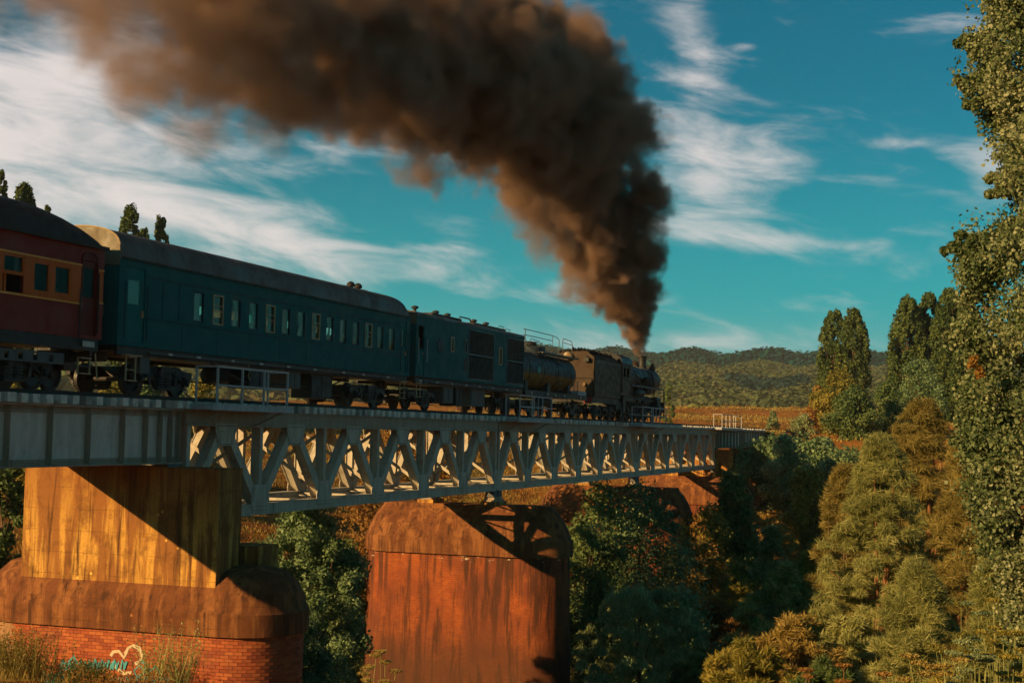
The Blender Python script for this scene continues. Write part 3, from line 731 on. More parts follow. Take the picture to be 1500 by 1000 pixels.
while z > -1.2:
    y = 28.05 - (row % 2) * .13
    while y > 21.1:
        put_brick(XP1 - RP + random.uniform(-.003, .003), y, z, None); y -= .26
    n_ = int(PI * RP / .26) + 1
    for k in range(n_):
        a = PI + PI * (k + .28 + .5 * (row % 2)) / n_
        if a < 2 * PI - .02: put_brick(XP1 + RP * math.cos(a), Y0P + RP * math.sin(a), z, a)
    row += 1; z -= .1
stuff.build('brick', M['brick'], T1, kind='stuff')
# graffiti ribbons sprayed on the brick face
def ribbon(m, pts, w, x):
    V = [Vector(p) for p in pts]; n = len(V); base = len(m.v)
    for i, p in enumerate(V):
        d = (V[min(i + 1, n - 1)] - V[max(i - 1, 0)]); d = d.normalized() if d.length > 1e-6 else Vector((1, 0)); nn = Vector((-d.y, d.x)) * w / 2 * (.75 + .5 * random.random())
        xx_ = x - .0005 * i; m.v += [(xx_, p.x - nn.x, p.y - nn.y), (xx_, p.x + nn.x, p.y + nn.y)]
    for i in range(n - 1): m.f.append((base + 2 * i, base + 2 * i + 2, base + 2 * i + 3, base + 2 * i + 1))
GX = XP1 - RP - .022
def gpts(pp): return [(lambda v: (v.y, v.z))(at(x, y, X=GX)) for x, y in pp]
m = MB(); ribbon(m, gpts([(162, 960), (166, 954), (174, 953), (182, 963), (184, 956), (188, 948), (196, 945), (204, 949), (208, 958), (206, 967), (198, 972)]), .10, GX); ribbon(m, gpts([(165, 968), (170, 978), (182, 986), (193, 984)]), .09, GX)
m.build('white_graffiti', M['graf_white'], T1)
m = MB()
def scr(x0, x1, y, amp, seed):
    r_ = random.Random(seed); pts = []; x = x0
    while x < x1:
        pts += [(x, y + amp), (x + 3, y - amp * r_.uniform(.6, 1)), (x + 6, y + amp * .3), (x + 5, y + amp), (x + 9, y - amp * .5)]; x += r_.uniform(8, 12)
    return pts
ribbon(m, gpts(scr(88, 180, 972, 8, 3)), .06, GX - .001); ribbon(m, gpts(scr(62, 92, 990, 9, 5)), .05, GX - .001); ribbon(m, gpts(scr(160, 245, 994, 6, 8)), .04, GX - .001)
ribbon(m, gpts(scr(55, 120, 998, 7, 12)), .07, GX - .001); ribbon(m, gpts([(206, 965), (214, 975), (210, 986), (200, 990), (196, 982), (204, 974), (216, 984), (228, 976), (236, 986)]), .06, GX - .001); ribbon(m, gpts([(92, 966), (96, 980), (102, 968), (108, 960), (112, 972), (106, 982)]), .08, GX - .001)
m.build('turquoise_graffiti', M['graf_blue'], T1)
# abutments
def abut(x0, x1, label):
    T = thing('abutment_wall', label, 'abutment', (x0, 24.95, 0))
    P(T, 'wall', M['cap'], lambda m: m.box(x0, x1, 20.6, 29.3, -1 if x0 > 50 else 3, 7.73))
    P(T, 'backwall', M['cap'], lambda m: m.box(x0 + (1.1 if x0 > 50 else 0), x1 - (0 if x0 > 50 else 1.1), 20.6, 29.3, 7.73, 9.36))
    if x0 > 50: P(T, 'parapet', M['timber_dark'], lambda m: (m.box(x1 + .6, x1 + 9.0, 21.4, 21.9, 8.1, 9.5), m.box(x1 + 10.5, x1 + 16.0, 21.4, 21.9, 8.6, 9.5)))
    return T
abut(151.6, 154.2, 'brown abutment wall where the far plate girder meets the embankment')
abut(7.6, 10.0, 'abutment wall carrying the near end of the left plate girder')

# ------------------------------------------------------------------ track and sleepers
TY = 24.95
TR = thing('railway_track', 'dark rails on flaking white sleeper ends running along the top of the bridge', 'railway track', (8, TY, 9.46))
for s_ in (-1, 1):
    y = TY + s_ * .7525
    P(TR, 'rail', M['rail_steel'], lambda m: (m.box(-60, 420, y - .035, y + .035, 9.79, 9.83), m.box(-60, 420, y - .012, y + .012, 9.72, 9.79), m.box(-60, 420, y - .07, y + .07, 9.70, 9.72)))
    y2 = TY + s_ * 1.30
    P(TR, 'guard_timber', M['timber_dark'], lambda m: m.box(9.2, 152.2, y2 - .1, y2 + .1, 9.70, 9.83))
P(TR, 'walkway_board', M['timber_dark'], lambda m: m.box(9.2, 152.2, TY - .35, TY + .35, 9.70, 9.74))
sl = MB(); sl.box(-.135, .135, -1.95, 1.95, -.115, .115); s0 = sl.build('sleeper', M['timber'], None)
s0w = MB(); s0w.box(-.17, .17, -1.99, 1.97, -.11, .12); s0w = s0w.build('sleeper', M['timber'], None)
xx = 9.6; k = 0
while xx < 152:
    src = s0 if random.random() < .7 else s0w
    o = src if not src.parent else link(src.copy())
    o.parent = TR; o.location = Vector((xx, TY + random.uniform(-.05, .05), 9.582 + random.uniform(-.008, .008))) - Vector(TR.location)
    xx += random.uniform(.50, .60); k += 1
m = MB()
for k in range(380): m.box(154.5 + k * .62 - .11, 154.5 + k * .62 + .11, TY - 1.2, TY + 1.2, 9.52, 9.69)
for k in range(100): m.box(6.5 - k * .62 - .11, 6.5 - k * .62 + .11, TY - 1.2, TY + 1.2, 9.52, 9.69)
m.build('sleeper', M['timber_dark'], TR, kind='stuff')
bl = MB()
for xa, xb in ((154.3, 420), (-60, 7.5)): bl.plate([(xa, 9.2), (xb, 9.2), (xb, 9.60), (xa, 9.60)], TY - 1.6, TY + 1.6)
o = bl.build('ballast', M['ballast'], None, kind='structure')

# ------------------------------------------------------------------ refuges
def refuge(xa, xb, px, label):
    T = thing('refuge_platform', label, 'refuge platform', (xa, 22.7, 9.46), 'railed refuges along the bridge edge')
    rp = M['rail_paint']
    P(T, 'deck_plate', rp, lambda m: (m.box(xa, xb, 22.2, 23.0, 9.60, 9.63), m.box(xa, xb, 22.18, 22.22, 9.44, 9.64), m.box(xa, xa + .04, 22.22, 23.0, 9.46, 9.598), m.box(xb - .04, xb, 22.22, 23.0, 9.46, 9.598)))
    for x in px: P(T, 'post', rp, lambda m: m.box(x - .03, x + .03, 22.22, 22.28, 9.64, 10.76))
    for z_ in (10.76, 10.2): P(T, 'handrail', rp, lambda m: m.box(px[0] - .05, px[-1] + .05, 22.215, 22.285, z_ - .03, z_ + .03))
    for x in (px[0], px[-1]):
        P(T, 'side_rail', rp, lambda m: (m.box(x - .03, x + .03, 22.29, 23.0, 10.74, 10.79)))
        P(T, 'post', rp, lambda m: m.box(x - .03, x + .03, 22.95, 23.0, 9.64, 10.74))
    for x in (xa + .6, xb - .9):
        P(T, 'bracket', M['steel_dirty'], lambda m: m.bar((x + .5, 22.25, 9.50), (x, 23.05, 9.0), .07, .07))
    return T
refuge(37.75, 42.85, [38.1, 39.6, 41.0, 42.6], 'largest refuge platform with grey handrails below the blue carriage')
refuge(66.8, 72.7, [67.1, 69.1, 69.4, 70.8, 72.4], 'grey railed refuge platform in front of the tank wagon frame')
refuge(92.6, 100.4, [93.0, 95.6, 96.1, 98.1, 100.1], 'railed refuge platform beside the locomotive wheels')
refuge(121.6, 132.6, [122.1, 124.0, 125.9, 128.8, 131.9], 'smallest pale railed refuge platform, beyond the train at the far end of the bridge')

# ================================================================== TRAIN
YL, YR = 23.50, 26.40            # near and far car sides
RT = 9.83                        # rail top
def wall_holes(m, x0, x1, z0, z1, holes, ya, yb):
    """wall in the XZ plane between y=ya (outer) and y=yb, with rectangular holes (hx0,hx1,hz0,hz1)"""
    X_ = sorted({x0, x1} | {h[0] for h in holes} | {h[1] for h in holes}); Z_ = sorted({z0, z1} | {h[2] for h in holes} | {h[3] for h in holes})
    for i in range(len(X_) - 1):
        for j in range(len(Z_) - 1):
            cx, cz = (X_[i] + X_[i + 1]) / 2, (Z_[j] + Z_[j + 1]) / 2
            if any(h[0] < cx < h[1] and h[2] < cz < h[3] for h in holes): continue
            for y in (ya, yb): m.add([(X_[i], y, Z_[j]), (X_[i + 1], y, Z_[j]), (X_[i + 1], y, Z_[j + 1]), (X_[i], y, Z_[j + 1])], [(0, 1, 2, 3)])
    for h in holes:
        a, b_, c_, d = h
        for q in ([(a, ya, c_), (a, yb, c_), (a, yb, d), (a, ya, d)], [(b_, ya, c_), (b_, yb, c_), (b_, yb, d), (b_, ya, d)], [(a, ya, c_), (b_, ya, c_), (b_, yb, c_), (a, yb, c_)], [(a, ya, d), (b_, ya, d), (b_, yb, d), (a, yb, d)]):
            m.add(q, [(0, 1, 2, 3)])
    for q in ([(x0, ya, z0), (x0, yb, z0), (x0, yb, z1), (x0, ya, z1)], [(x1, ya, z0), (x1, yb, z0), (x1, yb, z1), (x1, ya, z1)], [(x0, ya, z0), (x1, ya, z0), (x1, yb, z0), (x0, yb, z0)]): m.add(q, [(0, 1, 2, 3)])
def arc_roof(m, x0, x1, ze, zt, ya, yb, end0=0.0, end1=0.0, n=16, over=.06, p=.62, nx=24):
    """arched carriage roof; end0/end1: length over which the ends curve down"""
    xs_ = []
    for k in range(nx + 1): xs_.append(x0 + (x1 - x0) * k / nx)
    for e, L_ in ((x0, end0), (x1, end1)):
        if L_: xs_ += [e + (L_ * (1 - math.cos(q * PI / 16))) * (1 if e == x0 else -1) for q in range(0, 9)]
    xs_ = sorted(set(round(x, 3) for x in xs_)); base = len(m.v); yc = (ya + yb) / 2; hw = (yb - ya) / 2 + over
    def e_(x):
        f = 1.0
        if end0 and x < x0 + end0: f = min(f, math.sqrt(max(0, 1 - ((x0 + end0 - x) / end0) ** 2)))
        if end1 and x > x1 - end1: f = min(f, math.sqrt(max(0, 1 - ((x - x1 + end1) / end1) ** 2)))
        return f
    for x in xs_:
        f = e_(x)
        for k in range(n + 1):
            a = PI * k / n; cy = -math.cos(a); s_ = math.sin(a)
            m.v.append((x, yc + hw * cy * (1 if f > .999 else (.93 + .07 * f)), ze + (zt - ze) * (s_ ** p) * f))
    w = n + 1
    for i in range(len(xs_) - 1):
        for k in range(n): m.f.append((base + i * w + k, base + i * w + k + 1, base + (i + 1) * w + k + 1, base + (i + 1) * w + k))
    m.f.append(tuple(base + k for k in range(w))); m.f.append(tuple(base + (len(xs_) - 1) * w + k for k in reversed(range(w))))
    for i in range(len(xs_) - 1): m.f.append((base + i * w, base + (i + 1) * w, base + (i + 1) * w + n, base + i * w + n))
def bogie(T, xc, wb=2.4, wr=.46, red=False, spring=True, heavy=False):
    zc = RT + wr
    B = P(T, 'bogie', M['black'], lambda m: m.box(xc - .25, xc + .25, 23.75, 26.15, zc + .12, zc + .42))
    for x in (xc - wb / 2, xc + wb / 2):
        m = MB()
        for s_ in (-1, 1):
            yo = TY + s_ * .70
            m.lathe((x, yo, zc), (0, s_, 0), [(.12, -.02), (wr + .025, 0), (wr + .025, .03), (wr, .035), (wr, .13), (wr * .82, .14), (wr * .78, .09), (.14, .07), (.12, .16), (.08, .17)], 22)
        m.tube([(x, TY - .7, zc), (x, TY + .7, zc)], .07, 8)
        m.build('wheelset', M['wheel_red'] if red else M['wheel'], B, smooth=True)
    for s_ in (-1, 1):
        y = TY + s_ * 1.02
        def fr(m):
            a = wb / 2
            m.plate([(xc - a - .45, zc + .30), (xc - a - .45, zc + .12), (xc - a - .2, zc - .05), (xc - a + .25, zc - .02), (xc - a + .5, zc + .10), (xc - .45, zc + .02), (xc - .35, zc - .20), (xc + .35, zc - .20), (xc + .45, zc + .02), (xc + a - .5, zc + .10), (xc + a - .25, zc - .02), (xc + a + .2, zc - .05), (xc + a + .45, zc + .12), (xc + a + .45, zc + .30), (xc + a - .3, zc + .34), (xc + .5, zc + .42), (xc - .5, zc + .42), (xc - a + .3, zc + .34)], y - .05, y + .05)
            for x in (xc - a, xc + a): m.box(x - .13, x + .13, y + s_ * .11 - .05, y + s_ * .11 + .05, zc - .15, zc + .15); m.lathe((x, y + s_ * .16, zc), (0, s_, 0), [(.1, 0), (.1, .05), (.05, .07)], 10)
            m.bar((xc - a - .1, y + s_ * .1, zc - .22), (xc + a + .1, y + s_ * .1, zc - .22), .05, .04)
            m.box(xc - .42, xc + .42, y + s_ * .12 - .06, y + s_ * .12 + .06, zc - .28, zc - .20)
            m.bar((xc - a, y + s_ * .09, zc - .1), (xc - .35, y + s_ * .09, zc + .38), .05, .05); m.bar((xc + a, y + s_ * .09, zc - .1), (xc + .35, y + s_ * .09, zc + .38), .05, .05)
        P(B, 'side_frame', M['black'], fr)
        if spring:
            for x in (xc - .2, xc + .2):
                def sp(m):
                    for k in range(6): m.lathe((x, y + s_ * .12, zc - .19 + k * .085), (0, 0, 1), [(.09, 0), (.125, .015), (.125, .045), (.09, .06)], 10)
                P(B, 'spring', M['steel_dark'], sp)
            for x in (xc - wb / 2 - .38, xc + wb / 2 - .38 + .76):
                pass
    P(B, 'brake_gear', M['wheel'], lambda m: [m.bar((xc + q * wb / 2 * .55, YL + .35, zc - .15), (xc + q * wb / 2 * .62, YL + .35, zc + .3), .05, .12) for q in (-1, 1)])
    return B
def ladder(T, x0, x1, z0, z1, y, mat, rungs=3):
    def f(m):
        m.box(x0, x0 + .035, y - .02, y + .02, z0, z1); m.box(x1 - .035, x1, y - .02, y + .02, z0, z1)
        for k in range(rungs): zz = z0 + .02 + (z1 - z0 - .04) * k / max(1, rungs - 1); m.box(x0 + .036, x1 - .036, y - .09, y + .05, zz - .015, zz + .015)
    P(T, 'step_ladder', mat, f)
def coupling(T, x, sgn):
    P(T, 'coupler', M['black'], lambda m: (m.box(min(x, x + sgn * .5), max(x, x + sgn * .5), TY - .13, TY + .13, 10.70, 10.98), m.cbox(x + sgn * .42, TY, 10.84, .22, .34, .36)))
    P(T, 'brake_hose', M['black'], lambda m: m.tube([(x, TY - .4, 10.85), (x + sgn * .15, TY - .42, 10.6), (x + sgn * .33, TY - .38, 10.52), (x + sgn * .40, TY - .3, 10.68)], .03, 6))
def corridor(T, x, sgn, mat):
    P(T, 'gangway_bellows', mat, lambda m: [m.box(min(x + sgn * q * .1, x + sgn * (q * .1 + .06)), max(x + sgn * q * .1, x + sgn * (q * .1 + .06)), TY - .52 - .03 * (q % 2), TY + .52 + .03 * (q % 2), 11.25, 13.35 + .03 * (q % 2)) for q in range(3)])
def underframe(T, x0, x1, tabs=(), boxes=()):
    P(T, 'solebar', M['black'], lambda m: (m.box(x0 + .1, x1 - .1, 23.56, 23.66, 10.94, 11.195), m.box(x0 + .1, x1 - .1, 26.24, 26.34, 10.94, 11.195), m.box(x0 + .1, x1 - .1, 23.67, 26.23, 11.05, 11.18)))
    P(T, 'footboard_rail', M['steel_dark'], lambda m: m.box(x0 + 1.6, x1 - 1.6, 23.44, 23.50, 11.03, 11.09))
    for x in tabs: P(T, 'lamp_iron', M['white'], lambda m: m.box(x - .11, x + .11, 23.39, 23.43, 11.04, 11.10))
    for (a, b_, z0, mt) in boxes:
        P(T, 'equipment_box', M[mt], lambda m: (m.box(a, b_, 23.72, 24.5, z0, 10.94), m.box(a + .06, b_ - .06, 23.69, 23.72, z0 + .06, 10.86), m.box(a + (b_ - a) * .48, a + (b_ - a) * .52, 23.67, 23.69, z0 + .08, 10.84)))

# --- maroon carriage (runs out of the picture at left)
def maroon():
    x0, x1 = 13.0, 33.92
    T = thing('passenger_carriage', 'dark maroon wooden passenger carriage with varnished orange window band at left edge', 'railway carriage', (x0, TY, RT))
    wins = []
    base = [(30.83, 31.50, 12.33, 13.13), (31.70, 32.40, 12.35, 13.13)]
    x = 30.45
    pairs = []
    while x > 16:
        pairs.append((x - .82, x, 12.24, 13.19)); x -= 1.18
    wins = base + pairs
    P(T, 'side_wall', M['maroon'], lambda m: wall_holes(m, x0, x1, 11.28, 13.84, wins + [(32.92, 33.58, 11.36, 13.40)], YL, YL + .09))
    P(T, 'side_wall', M['maroon'], lambda m: wall_holes(m, x0, x1, 11.28, 13.84, wins, YR, YR - .09))
    for q in (x1 - .09, x0): P(T, 'end_wall', M['maroon'], lambda m: m.box(q, q + .09, YL + .095, YR - .095, 11.28, 13.84))
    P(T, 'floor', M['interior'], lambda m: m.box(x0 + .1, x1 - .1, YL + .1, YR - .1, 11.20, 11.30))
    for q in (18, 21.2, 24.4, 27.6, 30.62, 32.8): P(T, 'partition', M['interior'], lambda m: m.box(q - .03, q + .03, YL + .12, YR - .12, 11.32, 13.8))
    P(T, 'window_band', M['orange'], lambda m: wall_holes(m, x0, 32.86, 12.22, 13.22, wins, YL - .022, YL - .003))
    P(T, 'window_band', M['orange'], lambda m: m.box(33.66, 33.86, YL - .022, YL - .003, 12.32, 13.18))
    for z_ in (12.195, 13.245):
        P(T, 'lining', M['cream_line'], lambda m: m.box(x0, 32.88, YL - .035, YL - .003, z_ - .022, z_ + .022))
        P(T, 'lining', M['cream_line'], lambda m: m.box(33.64, 33.90, YL - .035, YL - .003, z_ - .02 + (.1 if z_ < 12.5 else -.05), z_ + .02 + (.1 if z_ < 12.5 else -.05)))
    for i, w in enumerate(wins):
        a, b_, c_, d = w; open_low = (i >= 2 and i % 2 == 0)
        def fr(m):
            t_ = .055; y0, y1 = YL - .012, YL + .05
            zl = c_ if not open_low else (c_ + d) / 2 - .03
            m.box(a, a + t_, y0, y1, zl, d); m.box(b_ - t_, b_, y0, y1, zl, d); m.box(a + t_, b_ - t_, y0, y1, d - t_, d); m.box(a + t_, b_ - t_, y0, y1, zl, zl + (.09 if open_low else t_))
            if open_low: m.box(a + .12, a + .2, YL + .03, YL + .07, c_, zl - .001)
        W_ = P(T, 'window_frame', M['orange'], fr)
        P(W_, 'pane', M['glass_dark'], lambda m: m.box(a + .055, b_ - .055, YL + .015, YL + .02, (c_ if not open_low else (c_ + d) / 2) + .055, d - .055))
        P(T, 'far_sky_blocker', M['interior'], lambda m: m.box(a - .03, b_ + .03, YR - .12, YR - .112, c_ - .02, d + .02))  # opaque dark sheet added at each far window to block the sky beyond
        if i % 3 == 2: P(T, 'curtain', M['curtain'], lambda m: m.box(b_ - .22, b_ - .08, YL + .10, YL + .12, (c_ + d) / 2, d - .03))
    # arched end door
    def dr(m):
        m.box(32.93, 33.57, YL + .03, YL + .06, 11.37, 12.30); wall_holes(m, 32.93, 33.57, 12.301, 13.39, [(33.02, 33.48, 12.4, 13.2)], YL + .03, YL + .06)
    D = P(T, 'door', M['maroon_dark'], dr)
    P(D, 'pane', M['glass_dark'], lambda m: m.box(33.02, 33.48, YL + .04, YL + .045, 12.4, 13.2))
    P(D, 'handle', M['brass'], lambda m: m.box(32.97, 33.0, YL - .0, YL + .03, 12.1, 12.25))
    def arch(m):
        pts = [(32.9, 11.36), (32.9, 13.40)] + [(33.25 - .36 * math.cos(a), 13.40 + .24 * math.sin(a)) for a in [PI * k / 10 for k in range(11)]] + [(33.6, 13.40), (33.6, 11.36)]
        for a, b_ in zip(pts[:-1], pts[1:]): m.bar((a[0], YL - .018, a[1]), (b_[0], YL - .018, b_[1]), .05, .035, (0, 1, 0))
    P(T, 'door_moulding', M['maroon_dark'], arch)
    P(T, 'arch_panel', M['maroon_dark'], lambda m: m.plate([(32.93, 13.405)] + [(33.25 - .33 * math.cos(a), 13.405 + .21 * math.sin(a)) for a in [PI * k / 10 for k in range(11)]], YL - .010, YL - .004))
    P(T, 'handrail', M['black'], lambda m: (m.tube([(32.80, YL - .06, 11.2), (32.80, YL - .06, 12.6)], .018, 6), m.tube([(33.62, YL - .06, 11.45), (33.62, YL - .06, 13.1)], .022, 6)))
    P(T, 'grab_iron', M['cream'], lambda m: m.tube([(33.97, YL + .05, 12.0), (34.0, YL + .02, 12.0), (34.0, YL + .02, 12.2), (33.97, YL + .05, 12.2)], .012, 5))
    m = MB(); arc_roof(m, x0, x1 + .05, 13.80, 14.86, YL, YR, 0, 3.4, p=.78, over=.09); m.build('roof', M['roof_dark'], T, smooth=True)
    P(T, 'gutter', M['roof_dark'], lambda m: (m.box(x0, x1 + .06, YL - .12, YL - .092, 13.76, 13.86), m.box(x0, x1 + .06, YR + .092, YR + .12, 13.76, 13.86)))
    def corn(m):
        m.box(x0 + .2, x1 - .12, YL + .02, YL + .1, 10.96, 11.275); m.box(x0 + .2, x1 - .12, YR - .1, YR - .02, 10.96, 11.275); m.box(x0 + .2, x1 - .12, YL + .11, YR - .11, 11.06, 11.19)
    P(T, 'solebar', M['black'], corn)
    P(T, 'number_plate', M['white'], lambda m: m.box(33.0, 33.52, YL - .06, YL - .03, 11.05, 11.20))
    # long pressed-steel bogie frame with round holes
    for xc in (31.0, 17.0):
        B = bogie(T, xc if xc < 20 else 30.6, 2.5)
        def bf(m):
            hx = [30.05, 30.6, 31.2, 31.85]; off = xc - 31.0
            wall_holes(m, 29.0 + off, 32.4 + off, 10.52, 10.82, [(h - .09 + off, h + .09 + off, 10.58, 10.76) for h in hx], 23.60, 23.64)
        P(B, 'frame_girder', M['steel_dark'], bf)
    x_ = 32.58
    m = MB()
    for s_ in (-1, 1): m.lathe((x_, TY + s_ * .7, RT + .46), (0, s_, 0), [(.12, 0), (.485, 0), (.485, .03), (.46, .035), (.46, .13), (.38, .14), (.36, .09), (.14, .07), (.08, .17)], 22)
    m.tube([(x_, TY - .72, RT + .46), (x_, TY + .72, RT + .46)], .07, 8)
    m.build('wheelset', M['wheel'], T, smooth=True)
    P(T, 'brake_cylinder', M['black'], lambda m: m.tube([(27.0, 24.4, 10.6), (28.2, 24.4, 10.6)], .22, 12))
    for q in ((32.95, 23.9, 10.5, .5, .2, .22), (33.95, 23.95, 10.98, .12, .2, .3)): P(T, 'draw_spring', M['wheel_red'], lambda m: m.cbox(*q))
    ladder(T, 32.85, 33.42, 10.30, 10.76, 23.5, M['ladder'], 2)
    ladder(T, 32.85, 33.42, 10.50, 10.77, 23.52, M['steel_dark'], 2)
    coupling(T, x1, 1); corridor(T, x1 + .02, 1, M['black'])
    P(T, 'tie_rod', M['ladder'], lambda m: m.bar((33.72, 23.55, 10.9), (33.78, 23.5, 10.2), .035, .035))
    return T
maroon()
def person(label, x, y, z, shirt, lean=0):
    # a seated passenger seen through the window: head, neck and torso as one skinned body
    T = thing('person', label, 'person', (x, y, z))
    me = bpy.data.meshes.new('body'); V = [(0, 0, .0), (0, 0, .28), (0, 0, .46), (.0, .02, .52), (.0, .03, .60), (0, .04, .70), (0, .03, .80), (.17, 0, .44), (.22, -.06, .22), (.16, -.22, .10), (-.17, 0, .44), (-.22, -.06, .22), (-.16, -.22, .10), (.1, -.2, -.02), (-.1, -.2, -.02)]
    E_ = [(0, 1), (1, 2), (2, 3), (3, 4), (4, 5), (5, 6), (2, 7), (7, 8), (8, 9), (2, 10), (10, 11), (11, 12), (0, 13), (0, 14)]
    me.from_pydata([(a[0] + lean * a[2], a[1], a[2]) for a in V], E_, []); me.materials.append(M[shirt])
    o = link(bpy.data.objects.new('body', me)); o.parent = T
    s_ = o.modifiers.new('skin', 'SKIN'); r_ = [.15, .17, .13, .06, .065, .095, .07, .07, .05, .04, .07, .05, .04, .09, .09]
    for k, q in enumerate(me.skin_vertices[0].data): q.radius = (r_[k], r_[k] * .85); q.use_root = (k == 0)
    o.modifiers.new('sub', 'SUBSURF').levels = 1
    m = MB(); zz = z + .70; xx_ = x + lean * .7
    m.lathe((xx_, y + .03, zz - .10), (0, 0, 1), [(.02, -.02), (.06, .0), (.085, .06), (.095, .12), (.09, .18), (.06, .225), (.01, .24)], 12)
    m.lathe((xx_, y - .075, zz - .0), (0, -1, -.25), [(.018, 0), (.012, .02), (.002, .03)], 6)
    m.build('face', M['skin'], T, smooth=True)
    m = MB(); m.lathe((xx_, y + .055, zz + .01), (0, .25, 1), [(.03, -.08), (.095, -.03), (.103, .03), (.095, .09), (.06, .13), (.01, .15)], 12); m.build('hair', M['black'], T, smooth=True)
    return T
person('passenger in a blue shirt seated behind the middle window of the maroon carriage', 31.25, YL + .42, 12.12, 'shirt')
person('passenger in a pale shirt leaning back behind the right-hand window of the maroon carriage', 32.15, YL + .40, 12.05, 'shirt2', .18)

# --- blue carriage
def blue():
    x0, x1 = 34.66, 55.92
    T = thing('passenger_carriage', 'long teal-blue passenger carriage with fourteen narrow windows and a grey arched roof', 'railway carriage', (x0, TY, RT))
    ws = [(38.63 + 1.157 * i, 39.28 + 1.157 * i, 12.17, 13.12) for i in range(14)]
    doors = [(35.0, 35.98), (54.92, 55.55)]
    dh = [(a, b_, 11.33, 13.46) for a, b_ in doors]
    P(T, 'side_wall', M['blue'], lambda m: wall_holes(m, x0, x1, 11.20, 13.70, ws + dh, YL, YL + .09))
    P(T, 'side_wall', M['blue'], lambda m: wall_holes(m, x0, x1, 11.20, 13.70, ws, YR, YR - .09))
    for q, zt_ in ((x0, 13.45), (x1 - .08, 13.67)): P(T, 'end_wall', M['blue'], lambda m: m.box(q, q + .08, YL + .092, YR - .092, 11.2, zt_))
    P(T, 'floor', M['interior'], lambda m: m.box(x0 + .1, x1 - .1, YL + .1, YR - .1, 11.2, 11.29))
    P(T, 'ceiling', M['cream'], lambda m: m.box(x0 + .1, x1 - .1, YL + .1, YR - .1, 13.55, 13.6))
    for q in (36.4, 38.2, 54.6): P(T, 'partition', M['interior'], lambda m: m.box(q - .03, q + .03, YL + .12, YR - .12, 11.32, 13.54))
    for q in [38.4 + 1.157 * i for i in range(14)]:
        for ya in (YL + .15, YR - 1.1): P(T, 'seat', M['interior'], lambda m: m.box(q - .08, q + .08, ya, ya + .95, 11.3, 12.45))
    for z_ in (12.045, 13.27):
        P(T, 'waist_moulding', M['blue_dark'], lambda m: m.box(36.03, 54.86, YL - .016, YL - .001, z_ - .018, z_ + .018))
    for i in range(9): P(T, 'panel_seam', M['blue_dark'], lambda m: m.box(38.05 + i * 2.314 * .9, 38.062 + i * 2.314 * .9, YL - .006, YL - .001, 11.24, 12.02))
    curt = ['curtain_g', None, 'curtain', 'curtain', 'curtain_g', 'curtain_o', 'curtain', 'curtain_g', 'curtain_g', 'curtain', 'curtain_o', 'curtain_g', 'curtain_g', 'curtain']
    for i, (a, b_, c_, d) in enumerate(ws):
        lit = i in (1, 4, 7, 11)
        def fr(m):
            t_ = .045; y0, y1 = (YL - .025, YL + .03) if lit else (YL + .0, YL + .05)
            m.box(a, a + t_, y0, y1, c_, d); m.box(b_ - t_, b_, y0, y1, c_, d); m.box(a + t_, b_ - t_, y0, y1, d - t_, d); m.box(a + t_, b_ - t_, y0, y1, c_, c_ + t_)
            if lit: m.box(a + t_, b_ - t_, y0 + .01, y1, d - .36, d - .33); m.box(a + t_, b_ - t_, y0 + .01, y1, c_ + .42, c_ + .445)
        F_ = P(T, 'window_frame', M['ladder'] if lit else M['blue_dark'], fr)
        P(F_, 'pane', M['glass'], lambda m: m.box(a + .046, b_ - .046, YL + .035, YL + .04, c_ + .046, d - .046))
        k = curt[i]
        if k:
            full = i in (0, 5, 9, 12, 13)
            def cu(m):
                n = 10; W_ = (b_ - a) - .06; base = len(m.v)
                for side in ((0, 1) if not full else (0,)):
                    b0_ = len(m.v); rows = 7
                    for r_ in range(rows + 1):
                        tt = r_ / rows; wd = W_ if full else W_ * (.5 - .34 * math.sin(PI * min(1, tt * 1.15)) ** 1.2)
                        for q in range(n + 1):
                            u = q / n * wd; xx_ = a + .03 + u if side == 0 else b_ - .03 - u
                            m.v.append((xx_, YL + .14 + .018 * math.sin(q * 2.1 + side), d - .02 - (d - c_ - .02) * tt))
                    for r_ in range(rows):
                        for q in range(n): m.f.append((b0_ + r_ * (n + 1) + q, b0_ + r_ * (n + 1) + q + 1, b0_ + (r_ + 1) * (n + 1) + q + 1, b0_ + (r_ + 1) * (n + 1) + q))
            P(T, 'curtain', M[k], cu)
        P(T, 'far_pane', M['glass'], lambda m: m.box(a, b_, YR - .05, YR - .045, c_, d))
        if i % 3 != 1: P(T, 'far_curtain', M['curtain_o' if i % 4 == 3 else 'curtain'], lambda m: m.box(a - .05, b_ + .05, YR - .12, YR - .112, c_ - .03, d + .03))
    for a, b_ in doors:
        wd = b_ - a
        def dr(m): wall_holes(m, a + .02, b_ - .02, 11.34, 13.45, [(a + .17, b_ - .20, 12.42, 13.12)], YL + .035, YL + .07)
        D = P(T, 'door', M['blue_door'], dr)
        P(D, 'pane', M['glass'], lambda m: m.box(a + .17, b_ - .20, YL + .045, YL + .05, 12.42, 13.12))
        P(T, 'door_blind', M['curtain_g'], lambda m: m.box(a + .15, b_ - .18, YL + .10, YL + .105, 12.4, 13.1))
        P(D, 'handle', M['ladder'], lambda m: (m.box(b_ - .14, b_ - .1, YL - .03, YL + .034, 12.05, 12.25), m.box(b_ - .2, b_ - .06, YL - .03, YL - .01, 12.1, 12.13)))
        P(T, 'handrail', M['blue_dark'], lambda m: (m.tube([(b_ + .06, YL - .06, 11.4), (b_ + .06, YL - .06, 13.0)], .02, 6), m.tube([(a - .08, YL - .06, 11.4), (a - .08, YL - .06, 13.0)], .02, 6)))
